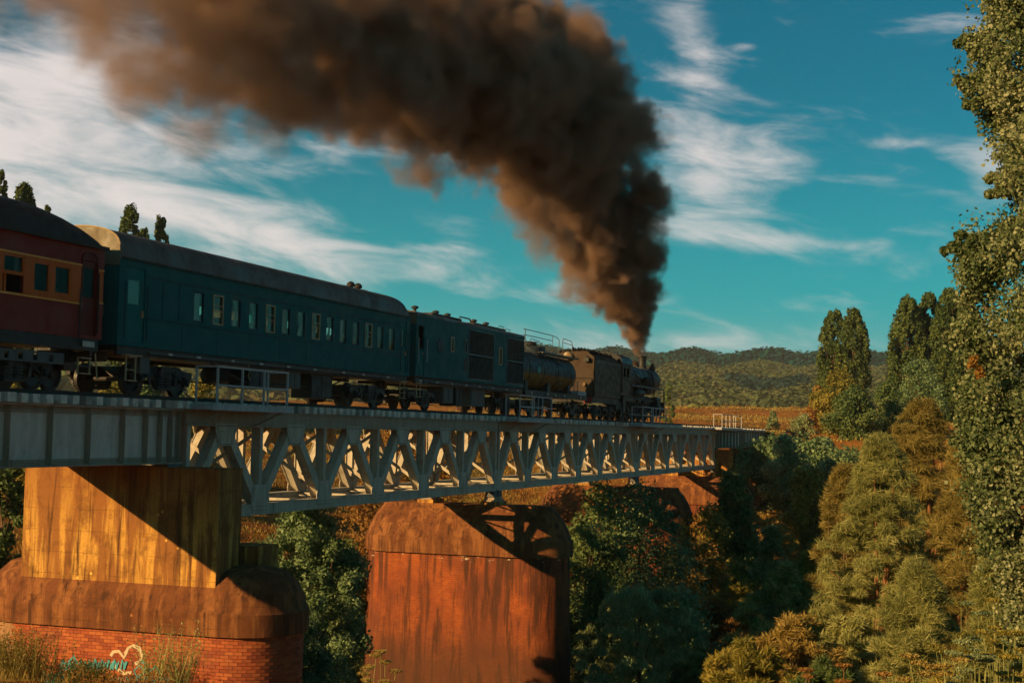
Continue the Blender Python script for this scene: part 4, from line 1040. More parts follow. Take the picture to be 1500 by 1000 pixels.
    P(T, 'vent_panel', M['blue_dark'], lambda m: (m.box(36.9, 36.93, YL - .012, YL - .001, 12.1, 13.2), m.box(37.8, 37.83, YL - .012, YL - .001, 12.1, 13.2)))
    m = MB(); arc_roof(m, x0 + .02, x1 + .04, 13.68, 14.62, YL, YR, 0, 1.05, p=.52, over=.03, nx=20); m.build('roof', M['roof_grey'], T, smooth=True)
    for k in range(19):                          # standing seams
        x = x0 + 1.1 + k * 1.08
        def seam(m):
            base = len(m.v); n = 14; hw = (YR - YL) / 2 + .03
            for dx in (-.012, .012):
                for q in range(n + 1):
                    a = PI * (.02 + .96 * q / n); m.v.append((x + dx, TY - (hw + .004) * math.cos(a), 13.68 + .949 * math.sin(a) ** .52))
            for q in range(n): m.f.append((base + q, base + q + 1, base + n + 2 + q, base + n + 1 + q))
        P(T, 'roof_seam', M['roof_dark'], seam)
    P(T, 'gutter', M['roof_dark'], lambda m: (m.box(x0 + .1, x1 - .3, YL - .055, YL - .032, 13.66, 13.72), m.box(x0 + .1, x1 - .3, YR + .032, YR + .055, 13.66, 13.72)))
    # cream end gable
    pts = [(TY - 1.47 * math.cos(a), 13.68 + .92 * math.sin(a) ** .52) for a in [PI * k / 20 for k in range(21)]]
    def gab(m):
        n = len(pts); base = len(m.v)
        for x in (x0 - .03, x0 + .015): m.v += [(x, p[0], p[1]) for p in pts] + [(x, YR - .12, 13.46), (x, YL + .02, 13.46)]
        n += 2; m.f.append(tuple(base + i for i in range(n))); m.f.append(tuple(base + n + i for i in reversed(range(n))))
        for i in range(n): j = (i + 1) % n; m.f.append((base + i, base + j, base + n + j, base + n + i))
    P(T, 'end_gable', M['cream'], gab)
    P(T, 'roof_lip', M['ladder'], lambda m: m.tube([(x0 - .02, p[0], p[1] + .01) for p in pts[1:-1]], .03, 6))
    for x in (52.6, 53.3): P(T, 'roof_vent', M['black'], lambda m: (m.lathe((x, TY - .2, 14.58), (0, 0, 1), [(.08, 0), (.08, .08), (.16, .12), (.17, .2), (.12, .28), (.03, .32)], 12)), smooth=True)
    P(T, 'roof_vent', M['black'], lambda m: (m.tube([(51.9, TY - .2, 14.66), (52.4, TY - .2, 14.66)], .03, 6), m.tube([(53.6, TY - .2, 14.66), (54.2, TY - .2, 14.66)], .03, 6)))
    underframe(T, x0, x1, tabs=[37.3, 38.9, 41.0, 42.9, 44.85, 46.9, 49.3, 51.1, 53.5], boxes=[(47.2, 49.0, 10.05, 'black'), (42.6, 44.1, 10.25, 'black'), (45.4, 46.4, 10.35, 'steel_dark')])
    P(T, 'truss_rod', M['black'], lambda m: [m.tube([(40.3, y, 10.95), (42.5, y, 10.45), (48.6, y, 10.45), (50.6, y, 10.95)], .03, 6) for y in (23.8, 26.1)])
    P(T, 'air_tank', M['black'], lambda m: m.lathe((41.2, 24.5, 10.62), (1, 0, 0), [(.05, 0), (.27, .08), (.3, .2), (.3, 1.1), (.27, 1.22), (.05, 1.3)], 14), smooth=True)
    P(T, 'hose', M['ladder'], lambda m: m.tube([(42.1, 23.45, 11.0), (42.15, 23.42, 10.8), (42.05, 23.42, 10.65), (42.2, 23.42, 10.5)], .02, 5))
    bogie(T, 37.6, 2.5); bogie(T, 52.6, 2.5)
    x_ = 34.9 + .15
    ladder(T, 35.15, 35.66, 10.20, 10.92, 23.52, M['ladder'], 2); ladder(T, 35.2, 35.6, 10.5, 10.55, 23.52, M['ladder'], 2)
    P(T, 'step_board', M['ladder'], lambda m: m.box(35.0, 35.8, 23.4, 23.6, 10.92, 10.955))
    ladder(T, 54.95, 55.45, 10.25, 10.95, 23.5, M['ladder'], 4); P(T, 'step_board', M['ladder'], lambda m: m.box(54.85, 55.6, 23.4, 23.6, 10.955, 10.985))
    P(T, 'equipment_box', M['steel_dark'], lambda m: m.box(36.0, 36.5, 23.6, 23.9, 10.45, 10.94))
    coupling(T, x0, -1); coupling(T, x1, 1); corridor(T, x0 - .02, -1, M['black']); corridor(T, x1 + .02, 1, M['black'])
    P(T, 'buffer_beam', M['wheel_red'], lambda m: m.box(x0 - .06, x0 + .0, YL + .3, YR - .3, 10.72, 11.0))
    return T
blue()

# --- generator van
def van():
    x0, x1 = 56.62, 71.42
    T = thing('generator_van', 'weathered teal generator van with two louvred panels, between the blue carriage and tank wagon', 'railway van', (x0, TY, RT))
    L1, L2 = (63.0, 66.62), (68.62, 71.34)
    ov = [(60.76, 61.12, 12.55, 13.2), (62.56, 62.86, 12.6, 13.22), (67.4, 67.86, 12.3, 13.12)]
    dh = [(56.86, 57.55, 11.3, 13.45)]
    P(T, 'side_wall', M['van'], lambda m: wall_holes(m, x0, x1, 11.25, 13.86, [(*L1, 11.38, 13.74), (*L2, 11.38, 13.74)] + ov + dh, YL, YL + .08))
    P(T, 'side_wall', M['van'], lambda m: m.box(x0, x1, YR - .08, YR, 11.25, 13.86))
    for q, zt_ in ((x0, 13.5), (x1 - .07, 13.85)): P(T, 'end_wall', M['van'], lambda m: m.box(q, q + .07, YL + .082, YR - .082, 11.25, zt_))
    P(T, 'end_gable', M['cream'], lambda m: (m.box(x0 - .02, x0 + .07, YL + .02, YR - .02, 13.505, 13.9), m.box(x0 - .02, x0 + .07, YL + .5, YR - .5, 13.9, 14.08)))
    P(T, 'floor', M['interior'], lambda m: m.box(x0 + .1, x1 - .1, YL + .1, YR - .1, 11.2, 11.3)); P(T, 'partition', M['interior'], lambda m: m.box(x0 + 1.4, x1 - .2, TY - .1, TY + .1, 11.32, 13.8))
    for a, b_ in (L1, L2):
        F_ = P(T, 'louvre_panel', M['slat'], lambda m: (m.box(a, a + .06, YL - .02, YL + .06, 11.38, 13.74), m.box(b_ - .06, b_, YL - .02, YL + .06, 11.38, 13.74), m.box(a + .061, b_ - .061, YL - .02, YL + .06, 11.38, 11.43), m.box(a + .061, b_ - .061, YL - .02, YL + .06, 13.69, 13.74), m.box(a + .061, b_ - .061, YL - .015, YL + .06, 12.52, 12.60), m.box((a + b_) / 2 - .02, (a + b_) / 2 + .02, YL - .028, YL - .02, 11.44, 13.68)))
        s1 = None
        for k in range(24):
            z_ = 11.48 + k * .093
            if 12.44 < z_ < 12.62: continue
            if s1 is None:
                mm = MB(); mm.bar((-(b_ - a) / 2 + .065, 0, 0), ((b_ - a) / 2 - .065, 0, 0), .075, .012, (0, .75, .66)); s1 = mm.build('slat', M['slat'], None); o = s1
            else: o = link(s1.copy())
            o.parent = F_; o.location = Vector(((a + b_) / 2, YL + .015, z_)) - world_loc(F_)
    for a, b_, c_, d in ov:
        w = P(T, 'window_frame', M['ladder'] if a > 67 or a < 62 else M['slat'], lambda m: (m.box(a - .03, a + .03, YL - .015, YL + .03, c_, d), m.box(b_ - .03, b_ + .03, YL - .015, YL + .03, c_, d), m.box(a + .031, b_ - .031, YL - .015, YL + .03, d - .03, d + .03), m.box(a + .031, b_ - .031, YL - .015, YL + .03, c_ - .03, c_ + .03)))
        P(w, 'pane', M['glass'], lambda m: m.box(a + .032, b_ - .032, YL + .01, YL + .015, c_ + .032, d - .032)); P(T, 'blind', M['curtain'] if a > 67 else M['curtain_g'], lambda m: m.box(a, b_, YL + .1, YL + .105, c_, d))
    P(T, 'hatch', M['blue_dark'], lambda m: m.plate([(59.43 + .42 * math.cos(a), 12.72 + .34 * math.sin(a)) for a in [PI / 8 + PI * k / 4 for k in range(8)]], YL - .03, YL - .002))
    P(T, 'hatch', M['black'], lambda m: m.box(62.45, 62.85, YL - .02, YL - .002, 11.75, 12.3))
    D = P(T, 'door', M['blue_door'], lambda m: m.box(56.88, 57.53, YL + .03, YL + .06, 11.32, 12.45)); P(D, 'handle', M['ladder'], lambda m: m.box(57.4, 57.45, YL - .0, YL + .03, 12.2, 12.3))
    P(T, 'door_interior', M['orange'], lambda m: m.box(56.9, 57.5, YL + .5, YL + .53, 12.46, 13.4))
    P(T, 'handrail', M['rail_paint'], lambda m: (m.tube([(57.75, YL - .06, 11.9), (57.75, YL - .06, 12.9)], .02, 6), m.tube([(56.78, YL - .06, 11.8), (56.78, YL - .06, 12.9)], .02, 6)))
    m = MB(); arc_roof(m, x0, x1 + .02, 13.86, 14.12, YL, YR, 0, 0, p=.5, over=.03); m.build('roof', M['roof_grey'], T, smooth=True)
    P(T, 'roof_hatch', M['roof_dark'], lambda m: (m.box(60.0, 63.6, TY - .8, TY + .8, 14.10, 14.26), m.box(65.5, 70.2, TY - .8, TY + .8, 14.10, 14.24)))
    for x in (58.9, 61.4, 62.9, 66.5, 68.3): P(T, 'roof_vent', M['black'], lambda m: m.lathe((x, TY - .4, 14.1), (0, 0, 1), [(.07, 0), (.07, .22), (.16, .25), (.16, .34), (.03, .38)], 10))
    P(T, 'exhaust_pipe', M['black'], lambda m: (m.tube([(64.3, TY - .5, 14.1), (64.3, TY - .5, 14.42), (65.6, TY - .5, 14.42), (65.9, TY - .5, 14.25)], .035, 6), m.tube([(65.0, TY - .2, 14.1), (65.0, TY - .2, 14.36)], .13, 8)))
    P(T, 'roof_rail', M['steel_dark'], lambda m: (m.tube([(69.4, TY - .7, 14.2), (69.4, TY - .7, 14.36), (70.2, TY - .7, 14.36), (70.2, TY - .7, 14.2)], .02, 5), m.tube([(70.5, TY - .7, 14.1), (70.5, TY - .7, 14.28), (71.2, TY - .7, 14.28), (71.2, TY - .7, 14.1)], .02, 5)))
    underframe(T, x0, x1, tabs=[57.0, 58.9, 60.7, 62.6, 64.4, 66.3, 68.4, 70.2], boxes=[(60.4, 61.7, 10.2, 'steel_dark'), (62.0, 62.9, 10.1, 'black'), (64.0, 66.0, 10.15, 'steel_dark')])
    bogie(T, 58.3, 2.2); bogie(T, 69.6, 2.2)
    ladder(T, 56.75, 57.2, 10.35, 11.0, 23.5, M['ladder'], 3)
    coupling(T, x1, 1); corridor(T, x0 - .02, -1, M['black'])
    return T
van()

# --- tank wagon
def tankw():
    x0, x1 = 71.9, 84.0
    T = thing('tank_wagon', 'grey water tank wagon with ochre stripe, turquoise emblem and railed dome platform', 'railway wagon', (x0, TY, RT))
    r = 1.06; zc = 12.36; xa, xb = 72.3, 82.7
    m = MB(); m.lathe((xa, TY, zc), (1, 0, 0), [(.02, -.22), (.5, -.18), (.85, -.08), (r, .08), (r, xb - xa - .08), (.85, xb - xa + .08), (.5, xb - xa + .18), (.02, xb - xa + .22)], 36); m.build('tank_barrel', M['tank'], T, smooth=True)
    def stripe(m):
        base = len(m.v); n = 8
        for x in (xa + .1, xb - .1):
            for k in range(n + 1):
                a = math.radians(-60 + 50 * k / n); m.v.append((x, TY - (r + .006) * math.cos(a), zc + (r + .006) * math.sin(a)))
        for k in range(n): m.f.append((base + k, base + k + 1, base + n + 2 + k, base + n + 1 + k))
    P(T, 'ochre_stripe', M['tank_stripe'], stripe, smooth=True)
    for x in (73.7, 76.3, 79.0, 81.6): P(T, 'tank_strap', M['black'], lambda m: m.lathe((x - .05, TY, zc), (1, 0, 0), [(r + .001, 0), (r + .022, .005), (r + .022, .095), (r + .001, .1)], 36), smooth=True)
    P(T, 'emblem', M['emblem'], lambda m: m.plate([(75.25 + .28 * math.cos(a), 12.40 + .20 * math.sin(a)) for a in [2 * PI * k / 14 for k in range(14)]], TY - r - .02, TY - r + .03))
    P(T, 'dome', M['tank'], lambda m: m.lathe((76.6, TY, 13.2), (0, 0, 1), [(.95, 0), (.95, .44), (.9, .52), (.6, .56), (.05, .58)], 24), smooth=True)
    P(T, 'dome_cap', M['black'], lambda m: (m.lathe((76.4, TY - .1, 13.78), (0, 0, 1), [(.42, 0), (.42, .16), (.2, .2), (.05, .26)], 14), [m.tube([(76.4, TY - .1, 14.0), (76.4 + .5 * math.cos(a), TY - .1 + .5 * math.sin(a), 13.98), (76.4 + .5 * math.cos(a), TY - .1 + .5 * math.sin(a), 13.86)], .03, 5) for a in (0, 1.25, 2.5, 3.8, 5)]))
    P(T, 'platform', M['steel_dark'], lambda m: (m.box(76.0, 83.2, TY - 1.0, TY - .45, 13.38, 13.42), m.box(76.0, 83.2, TY - 1.04, TY - 1.0, 13.34, 13.44)))
    def hr_(m):
        r_ = .022
        for y in (TY - 1.0, TY + 1.0):
            m.tube([(72.6, y, 14.45), (77.9, y, 14.45)], r_, 5); m.tube([(72.6, y, 14.15), (77.9, y, 14.15)], r_, 5)
            m.tube([(77.9, y, 13.4), (77.9, y, 14.45), (78.8, y, 14.40), (79.2, y, 14.28), (79.2, y, 10.9)], r_, 5)
            m.tube([(79.9, y, 10.9), (79.9, y, 14.3), (80.1, y, 14.42), (81.6, y, 14.38), (81.9, y, 14.26), (81.9, y, 13.4)], r_, 5); m.tube([(79.9, y, 14.2), (81.8, y, 14.15)], r_ * .8, 5); m.tube([(72.9, y, 13.0), (72.9, y, 14.45)], r_, 5)
    P(T, 'handrail', M['steel_dark'], hr_)
    P(T, 'ladder', M['steel_dark'], lambda m: [m.box(79.22, 79.88, TY - 1.02, TY - .98, 11.2 + k * .3, 11.23 + k * .3) for k in range(8)])
    [P(T, 'saddle', M['black'], lambda m: m.plate([(x - .35, 11.2), (x + .35, 11.2), (x + .18, 11.75), (x - .18, 11.75)], TY - .95, TY + .95)) for x in (73.4, 77.5, 81.6)]
    P(T, 'side_frame', M['black'], lambda m: (m.box(x0, x1, YL + .08, YL + .2, 10.92, 11.2), m.box(x0, x1, YR - .2, YR - .08, 10.92, 11.2), m.box(x0, x1, YL + .21, YR - .21, 11.0, 11.12)))
    for x in (73.0, 75.9, 77.4, 79.2, 82.6): P(T, 'marker', M['white'], lambda m: m.lathe((x, YL + .075, 11.06), (0, -1, 0), [(.10, 0), (.10, .03)], 8))
    P(T, 'post_rail', M['rail_paint'], lambda m: (m.tube([(81.2, YL + .1, 11.2), (81.2, YL + .1, 12.0)], .03, 5), m.tube([(82.0, YL + .1, 11.2), (82.0, YL + .1, 12.0)], .03, 5), m.box(82.2, 83.9, YL + .1, YL + .9, 11.2, 11.45)))
    bogie(T, 73.6, 2.0, .43, spring=False); bogie(T, 82.0, 2.0, .43, red=True, spring=False)
    P(T, 'brake_cylinder', M['black'], lambda m: m.tube([(76.5, 24.3, 10.65), (78.3, 24.3, 10.65)], .25, 10))
    P(T, 'brake_wheel', M['ladder'], lambda m: m.bar((79.4, YL + .02, 10.9), (80.1, YL + .02, 10.5), .05, .05))
    coupling(T, x0, -1)
    return T
tankw()

# --- tender and locomotive
def tender():
    x0, x1 = 85.3, 91.95
    T = thing('locomotive_tender', 'brown-black steam locomotive tender heaped with coal, a round lamp on its dusty back plate', 'locomotive tender', (x0, TY, RT))
    P(T, 'tank_body', M['tender'], lambda m: m.box(x0 + .06, x1, YL, YR, 11.25, 13.52))
    P(T, 'back_plate', M['tender_back'], lambda m: (lambda q: None)(None) or m.add([(x, y, z) for x in (x0, x0 + .055) for y, z in ((YL + .02, 11.2), (YR - .02, 11.2), (YR - .02, 13.5), (YR - .9, 13.98), (YL + .55, 14.02), (YL + .02, 13.66))], [(0, 1, 2, 3, 4, 5), (11, 10, 9, 8, 7, 6)] + [(i, (i + 1) % 6 + 0, (i + 1) % 6 + 6, i + 6) for i in range(6)]))
    P(T, 'coal_guard', M['tender'], lambda m: m.add([(x, y, z) for x in (x0 + .058, x1 - .3) for y, z in ((YL + .05, 13.522), (YR - .05, 13.522), (YR - .9, 13.95), (YL + .6, 13.95))], [(0, 1, 2, 3), (7, 6, 5, 4), (0, 1, 5, 4), (1, 2, 6, 5), (2, 3, 7, 6), (3, 0, 4, 7)]))
    P(T, 'panel_edge', M['blackshiny'], lambda m: (m.box(x0 + .10, x0 + .18, YL - .03, YL - .001, 11.25, 13.6), m.box(x1 - .12, x1 - .04, YL - .03, YL - .001, 11.25, 13.52), m.box(x0 + .181, x1 - .121, YL - .02, YL - .001, 13.40, 13.48), m.box(x0 + .181, x1 - .121, YL - .02, YL - .001, 11.27, 11.35)))
    m = MB(); r_ = random.Random(4)
    for k in range(420):
        x = x0 + .4 + r_.random() * 5.9; y = TY + (r_.random() - .5) * 2.0; s_ = r_.uniform(.06, .17); z = 13.93 + .22 * math.cos((y - TY) * 1.3) * (1 - ((x - x0 - 2.2) / 4.8) ** 2) + r_.uniform(-.03, .05)
        dv = [Vector(d) * s_ * r_.uniform(.7, 1.2) for d in ((1, 0, 0), (-1, 0, 0), (0, 1, 0), (0, -1, 0), (0, 0, 1), (0, 0, -1))]
        m.add([(x + d.x, y + d.y, z + d.z) for d in dv], [(0, 2, 4), (2, 1, 4), (1, 3, 4), (3, 0, 4), (2, 0, 5), (1, 2, 5), (3, 1, 5), (0, 3, 5)])
    m.build('coal', M['coal'], T, kind='stuff')
    P(T, 'headlamp', M['black'], lambda m: m.lathe((x0 - .002, 25.2, 13.72), (-1, 0, 0), [(.2, 0), (.27, .08), (.27, .22), (.25, .22)], 18))
    P(T, 'lamp_lens', M['brass'], lambda m: m.lathe((x0 - .215, 25.2, 13.72), (-1, 0, 0), [(.245, 0), (.2, .015), (.02, .02)], 18), smooth=True)
    P(T, 'marker_lamp', M['black'], lambda m: (m.cbox(x0 - .14, 23.95, 13.48, .26, .3, .24), m.tube([(x0 - .1, 23.95, 13.6), (x0 - .1, 23.95, 13.7)], .05, 6)))
    P(T, 'marker_lamp', M['brass'], lambda m: m.cbox(x0 - .08, 24.1, 11.95, .15, .16, .2))
    P(T, 'handrail', M['black'], lambda m: (m.tube([(x0 - .06, YL + .15, 12.35), (x0 - .06, 25.8, 12.35)], .02, 5), m.tube([(x0 - .06, YL + .15, 11.2), (x0 - .06, YL + .15, 12.35)], .02, 5)))
    P(T, 'buffer_beam', M['red'], lambda m: m.box(x0 - .10, x0 - .004, YL + .12, YL + .62, 10.78, 11.18)); P(T, 'buffer_beam', M['black'], lambda m: m.box(x0 - .10, x0 - .004, YL + .63, YR - .15, 10.85, 11.18))
    P(T, 'under_frame', M['black'], lambda m: (m.box(x0, x1, YL + .1, YL + .2, 10.85, 11.24), m.box(x0, x1, YR - .2, YR - .1, 10.85, 11.24), m.box(x0, x1, YL + .21, YR - .21, 11.0, 11.24)))
    bogie(T, 86.9, 1.9, .46, heavy=True); bogie(T, 90.3, 1.9, .46, heavy=True)
    coupling(T, x0 - .1, -1)
    return T
tender()
def loco():
    T = thing('steam_locomotive', 'sooty black steam locomotive at the head of the train, smoke pouring from its chimney', 'steam locomotive', (92.1, TY, RT))
    bk, sh = M['black'], M['blackshiny']
    P(T, 'cab', M['tender'], lambda m: (wall_holes(m, 92.45, 94.75, 11.7, 13.6, [(92.75, 93.35, 12.75, 13.35), (93.6, 94.3, 12.75, 13.35)], YL + .02, YL + .07), wall_holes(m, 92.45, 94.75, 11.7, 13.6, [(92.75, 93.35, 12.75, 13.35), (93.6, 94.3, 12.75, 13.35)], YR - .02, YR - .07), m.box(94.76, 94.82, YL + .02, YR - .02, 11.7, 13.9)))
    m = MB(); arc_roof(m, 92.0, 95.0, 13.6, 14.35, YL, YR, 0, 0, p=.7, over=.05, nx=3); m.build('cab_roof', sh, T, smooth=True)
    P(T, 'cab_floor', M['wheel_red'], lambda m: m.box(92.2, 94.7, YL + .08, YR - .08, 11.55, 11.69))
    zc = 12.88
    m = MB(); m.lathe((94.82, TY, zc), (1, 0, 0), [(1.02, 0), (1.02, 2.6), (.98, 3.0), (.93, 9.0), (.93, 9.05)], 30); m.build('boiler', sh, T, smooth=True)
    for x in (96.0, 97.6, 99.2, 100.8, 102.4): P(T, 'boiler_band', M['steel_dark'], lambda m: m.lathe((x, TY, zc), (1, 0, 0), [(.99, 0), (1.045 if x < 97.9 else .985, .01), (1.045 if x < 97.9 else .985, .07), (.99, .08)], 30))
    m = MB(); m.lathe((103.0, TY, zc), (1, 0, 0), [(.97, 0), (.99, .03), (.99, 2.7), (.93, 2.78), (.6, 2.86), (.1, 2.92)], 30); m.build('smokebox', bk, T, smooth=True)
    P(T, 'chimney', bk, lambda m: m.lathe((103.9, TY, 13.75), (0, 0, 1), [(.44, 0), (.30, .16), (.27, .4), (.29, .86), (.35, .9), (.35, .97), (.24, .97)], 20), smooth=True)
    P(T, 'steam_dome', M['tender_back'], lambda m: m.lathe((101.2, TY, 13.6), (0, 0, 1), [(.52, 0), (.42, .22), (.40, .45), (.3, .58), (.03, .64)], 18), smooth=True)
    P(T, 'sand_dome', bk, lambda m: m.lathe((98.9, TY, 13.65), (0, 0, 1), [(.48, 0), (.40, .2), (.38, .42), (.28, .52), (.03, .57)], 18), smooth=True)
    P(T, 'turret', bk, lambda m: (m.cbox(95.6, TY, 14.1, .6, .7, .5), m.tube([(96.3, TY - .3, 13.8), (96.3, TY - .3, 14.45)], .07, 6), m.tube([(97.0, TY, 13.8), (97.0, TY, 14.4)], .09, 8), m.tube([(95.2, TY + .3, 14.2), (95.2, TY + .3, 14.7)], .04, 6)))
    P(T, 'feedwater_heater', bk, lambda m: (m.tube([(105.0, TY - .7, 13.85), (105.0, TY + .7, 13.85)], .2, 10), m.cbox(104.9, TY - .55, 13.95, .2, .2, .5)))
    P(T, 'headlamp', bk, lambda m: (m.lathe((105.75, TY, 13.55), (1, 0, 0), [(.2, 0), (.24, .2), (.25, .4)], 14), m.cbox(105.6, TY, 13.3, .3, .5, .2), m.tube([(106.0, TY - .8, 13.1), (106.1, TY - .95, 13.1)], .06, 6)))
    P(T, 'air_pump', bk, lambda m: (m.lathe((100.3, YL + .28, 11.9), (0, 0, 1), [(.2, 0), (.24, .05), (.24, .4), (.12, .45), (.12, .6), (.26, .65), (.26, 1.05), (.1, 1.1)], 12), m.lathe((101.0, YL + .28, 11.9), (0, 0, 1), [(.2, 0), (.24, .05), (.24, .4), (.12, .45), (.12, .6), (.26, .65), (.26, 1.05), (.1, 1.1)], 12)))
    P(T, 'pipework', sh, lambda m: (m.tube([(94.9, YL + .35, 13.1), (98, YL + .4, 13.05), (99.8, YL + .42, 12.85), (102.8, YL + .45, 13.2), (104.4, YL + .5, 13.1)], .035, 6), m.tube([(95.0, YL + .3, 12.6), (97.5, YL + .32, 12.75), (99, YL + .3, 12.5), (100.1, YL + .3, 12.5)], .04, 6), m.tube([(97.6, YL + .45, 13.4), (97.7, YL + .3, 12.9), (97.3, YL + .2, 12.3), (97.2, YL + .2, 11.6)], .04, 6), m.tube([(102.6, YL + .4, 13.4), (102.4, YL + .2, 12.6), (102.5, YL + .2, 11.5)], .05, 6), m.tube([(95.2, TY - 1.0, 13.55), (103, TY - .95, 13.5)], .022, 5)))
    P(T, 'running_board', M['wheel_red'], lambda m: (m.box(95.0, 105.0, YL + .02, YL + .7, 12.24, 12.30), m.box(95.0, 105.0, YR - .7, YR - .02, 12.24, 12.30)))
    P(T, 'running_board_valance', M['steel_dark'], lambda m: m.box(95.0, 105.0, YL + .0, YL + .02, 12.2, 12.33))
    P(T, 'air_reservoir', M['tank'], lambda m: m.lathe((97.6, YL + .42, 11.86), (1, 0, 0), [(.05, 0), (.26, .08), (.28, .2), (.28, 2.0), (.26, 2.12), (.05, 2.2)], 14), smooth=True)
    P(T, 'firebox', bk, lambda m: m.box(94.9, 97.4, TY - .95, TY + .95, 11.2, 12.6)); P(T, 'main_frame', bk, lambda m: m.box(94.0, 105.2, TY - .6, TY + .6, 10.5, 11.7))
    P(T, 'cylinder', bk, lambda m: [(m.tube([(103.3, y, 10.75), (104.7, y, 10.75)], .42, 16), m.tube([(103.4, y, 11.45), (104.6, y, 11.45)], .24, 12), m.cbox(104.0, y, 11.1, 1.1, .5, .6)) for y in (YL + .4, YR - .4)])
    for k, x in enumerate((96.4, 98.1, 99.8, 101.5)):
        def wh(m):
            for s_ in (-1, 1):
                y = TY + s_ * .70
                m.lathe((x, y, RT + .76), (0, s_, 0), [(.66, 0), (.785, 0), (.785, .03), (.76, .035), (.76, .14), (.66, .14), (.66, 0)], 28)
                m.lathe((x, y + s_ * .02, RT + .76), (0, s_, 0), [(.16, 0), (.16, .16)], 12)
                for q in range(12): a = q * PI / 6; m.bar((x + .15 * math.cos(a), y + s_ * .07, RT + .76 + .15 * math.sin(a)), (x + .67 * math.cos(a), y + s_ * .07, RT + .76 + .67 * math.sin(a)), .05, .05, (0, 1, 0))
            m.tube([(x, TY - .7, RT + .76), (x, TY + .7, RT + .76)], .1, 8)
        P(T, 'driving_wheel', M['wheel'], wh)
    P(T, 'side_rod', M['steel_dark'], lambda m: [m.bar((96.3, y, 10.3), (101.6, y, 10.3), .05, .12) for y in (TY - .93, TY + .93)])
    P(T, 'connecting_rod', M['steel_dark'], lambda m: [m.bar((99.9, y, 10.3), (103.4, y, 10.75), .05, .13) for y in (TY - 1.03, TY + 1.03)])
    P(T, 'valve_gear', M['steel_dark'], lambda m: (m.bar((101.0, TY - 1.05, 11.3), (103.4, TY - 1.05, 11.4), .04, .08), m.bar((100.6, TY - 1.05, 10.3), (101.1, TY - 1.05, 11.7), .05, .1), m.bar((99.9, TY - 1.08, 10.5), (101.0, TY - 1.08, 11.1), .04, .07)))
    for x in (94.9, 104.0):
        def wh(m):
            for s_ in (-1, 1): m.lathe((x, TY + s_ * .7, RT + .42), (0, s_, 0), [(.1, 0), (.445, 0), (.445, .03), (.42, .035), (.42, .13), (.34, .13), (.33, .08), (.1, .08)], 20)
            m.tube([(x, TY - .7, RT + .42), (x, TY + .7, RT + .42)], .07, 8)
        P(T, 'carrying_wheel', M['wheel'], wh)
    P(T, 'buffer_beam', bk, lambda m: m.box(105.2, 105.4, YL + .05, YR - .05, 10.75, 11.35))
    P(T, 'cowcatcher', bk, lambda m: [m.bar((105.4, TY - 1.2 + k * .3, 10.8), (105.9 - abs(k - 4) * .07, TY - 1.0 + k * .25, 9.98), .05, .06) for k in range(9)])
    P(T, 'step_ladder', bk, lambda m: (m.box(104.9, 105.2, YL + .0, YL + .05, 10.2, 12.2), m.box(104.8, 105.3, YL - .02, YL + .2, 10.2, 10.24), m.box(104.8, 105.3, YL - .02, YL + .2, 10.6, 10.64)))
    P(T, 'cab_steps', bk, lambda m: (m.box(92.6, 93.2, YL, YL + .05, 10.3, 11.5), m.box(92.5, 93.3, YL - .02, YL + .2, 10.3, 10.34)))
    P(T, 'coupler', bk, lambda m: m.cbox(105.6, TY, 10.85, .5, .3, .35))
    return T
loco()

# ================================================================== VEGETATION
def poplar(x, y, w, D, lab, n=19000, size=.40, grp=None, **k):
    w *= 1.22
    return tree_px(x, y, w, D, kind='poplar_tree', label=lab, cat='tree', shape='column', leaf='poplar', n=n, size=size, clumps=k.pop('clumps', 190), crown0=k.pop('crown0', .06), group=grp, aspect=.75, cr=k.pop('cr', w * D / F_PX * .15), **k)
poplar(1222, 455, 40, 262, 'left stem of the pair of tall poplars rising in front of the hills', grp='distant poplars'); poplar(1250, 452, 40, 258, 'right stem of the pair of tall poplars rising in front of the hills', grp='distant poplars')
poplar(1330, 436, 46, 232, 'tall dark poplar at the left of the row of three beside the large near tree', grp='distant poplars'); poplar(1362, 430, 42, 236, 'middle poplar of the row of three beside the large near tree', grp='distant poplars'); poplar(1392, 424, 48, 228, 'poplar at the right of the row of three, partly behind the large near tree', grp='distant poplars')
poplar(1418, 440, 46, 226, 'poplar mostly hidden behind the large near tree', grp='distant poplars')
for (x, y, w, D, lb) in ((2, 250, 28, 150, 'poplar tip above the maroon carriage roof at the left edge of the photo'), (36, 268, 52, 152, 'broad poplar crown above the maroon carriage roof'), (70, 300, 18, 156, 'small pointed tree tip just right of the broad poplar above the maroon carriage'),
                         (192, 302, 44, 168, 'broad-topped poplar above the roof of the blue carriage'), (212, 335, 30, 175, 'short poplar tip between two taller ones above the blue carriage'), (235, 318, 34, 170, 'right-hand poplar above the roof of the blue carriage')):
    poplar(x, y, w, D, lb, n=16000, size=.30, grp='poplars behind the train', clumps=170)
tp = tree_px
tp(1228, 541, 74, 172, kind='round_tree', label='round-headed tree with yellow-tipped top leaves below the poplar pair', cat='tree', shape='round', leaf='yellow', n=9000, size=.30, clumps=55, group='trees on the far bank', crown0=.1)
tp(1252, 566, 78, 160, kind='round_tree', label='dense dark green round tree below the poplar pair, right beside the track', cat='tree', shape='round', leaf='dark', n=12000, size=.30, clumps=70, group='trees on the far bank', crown0=.02)
tp(1198, 568, 40, 186, kind='autumn_tree', label='rusty orange tree left of the round dark tree beyond the bridge', cat='tree', shape='cone', leaf='rust', n=8000, size=.35, clumps=50, crown0=.0)
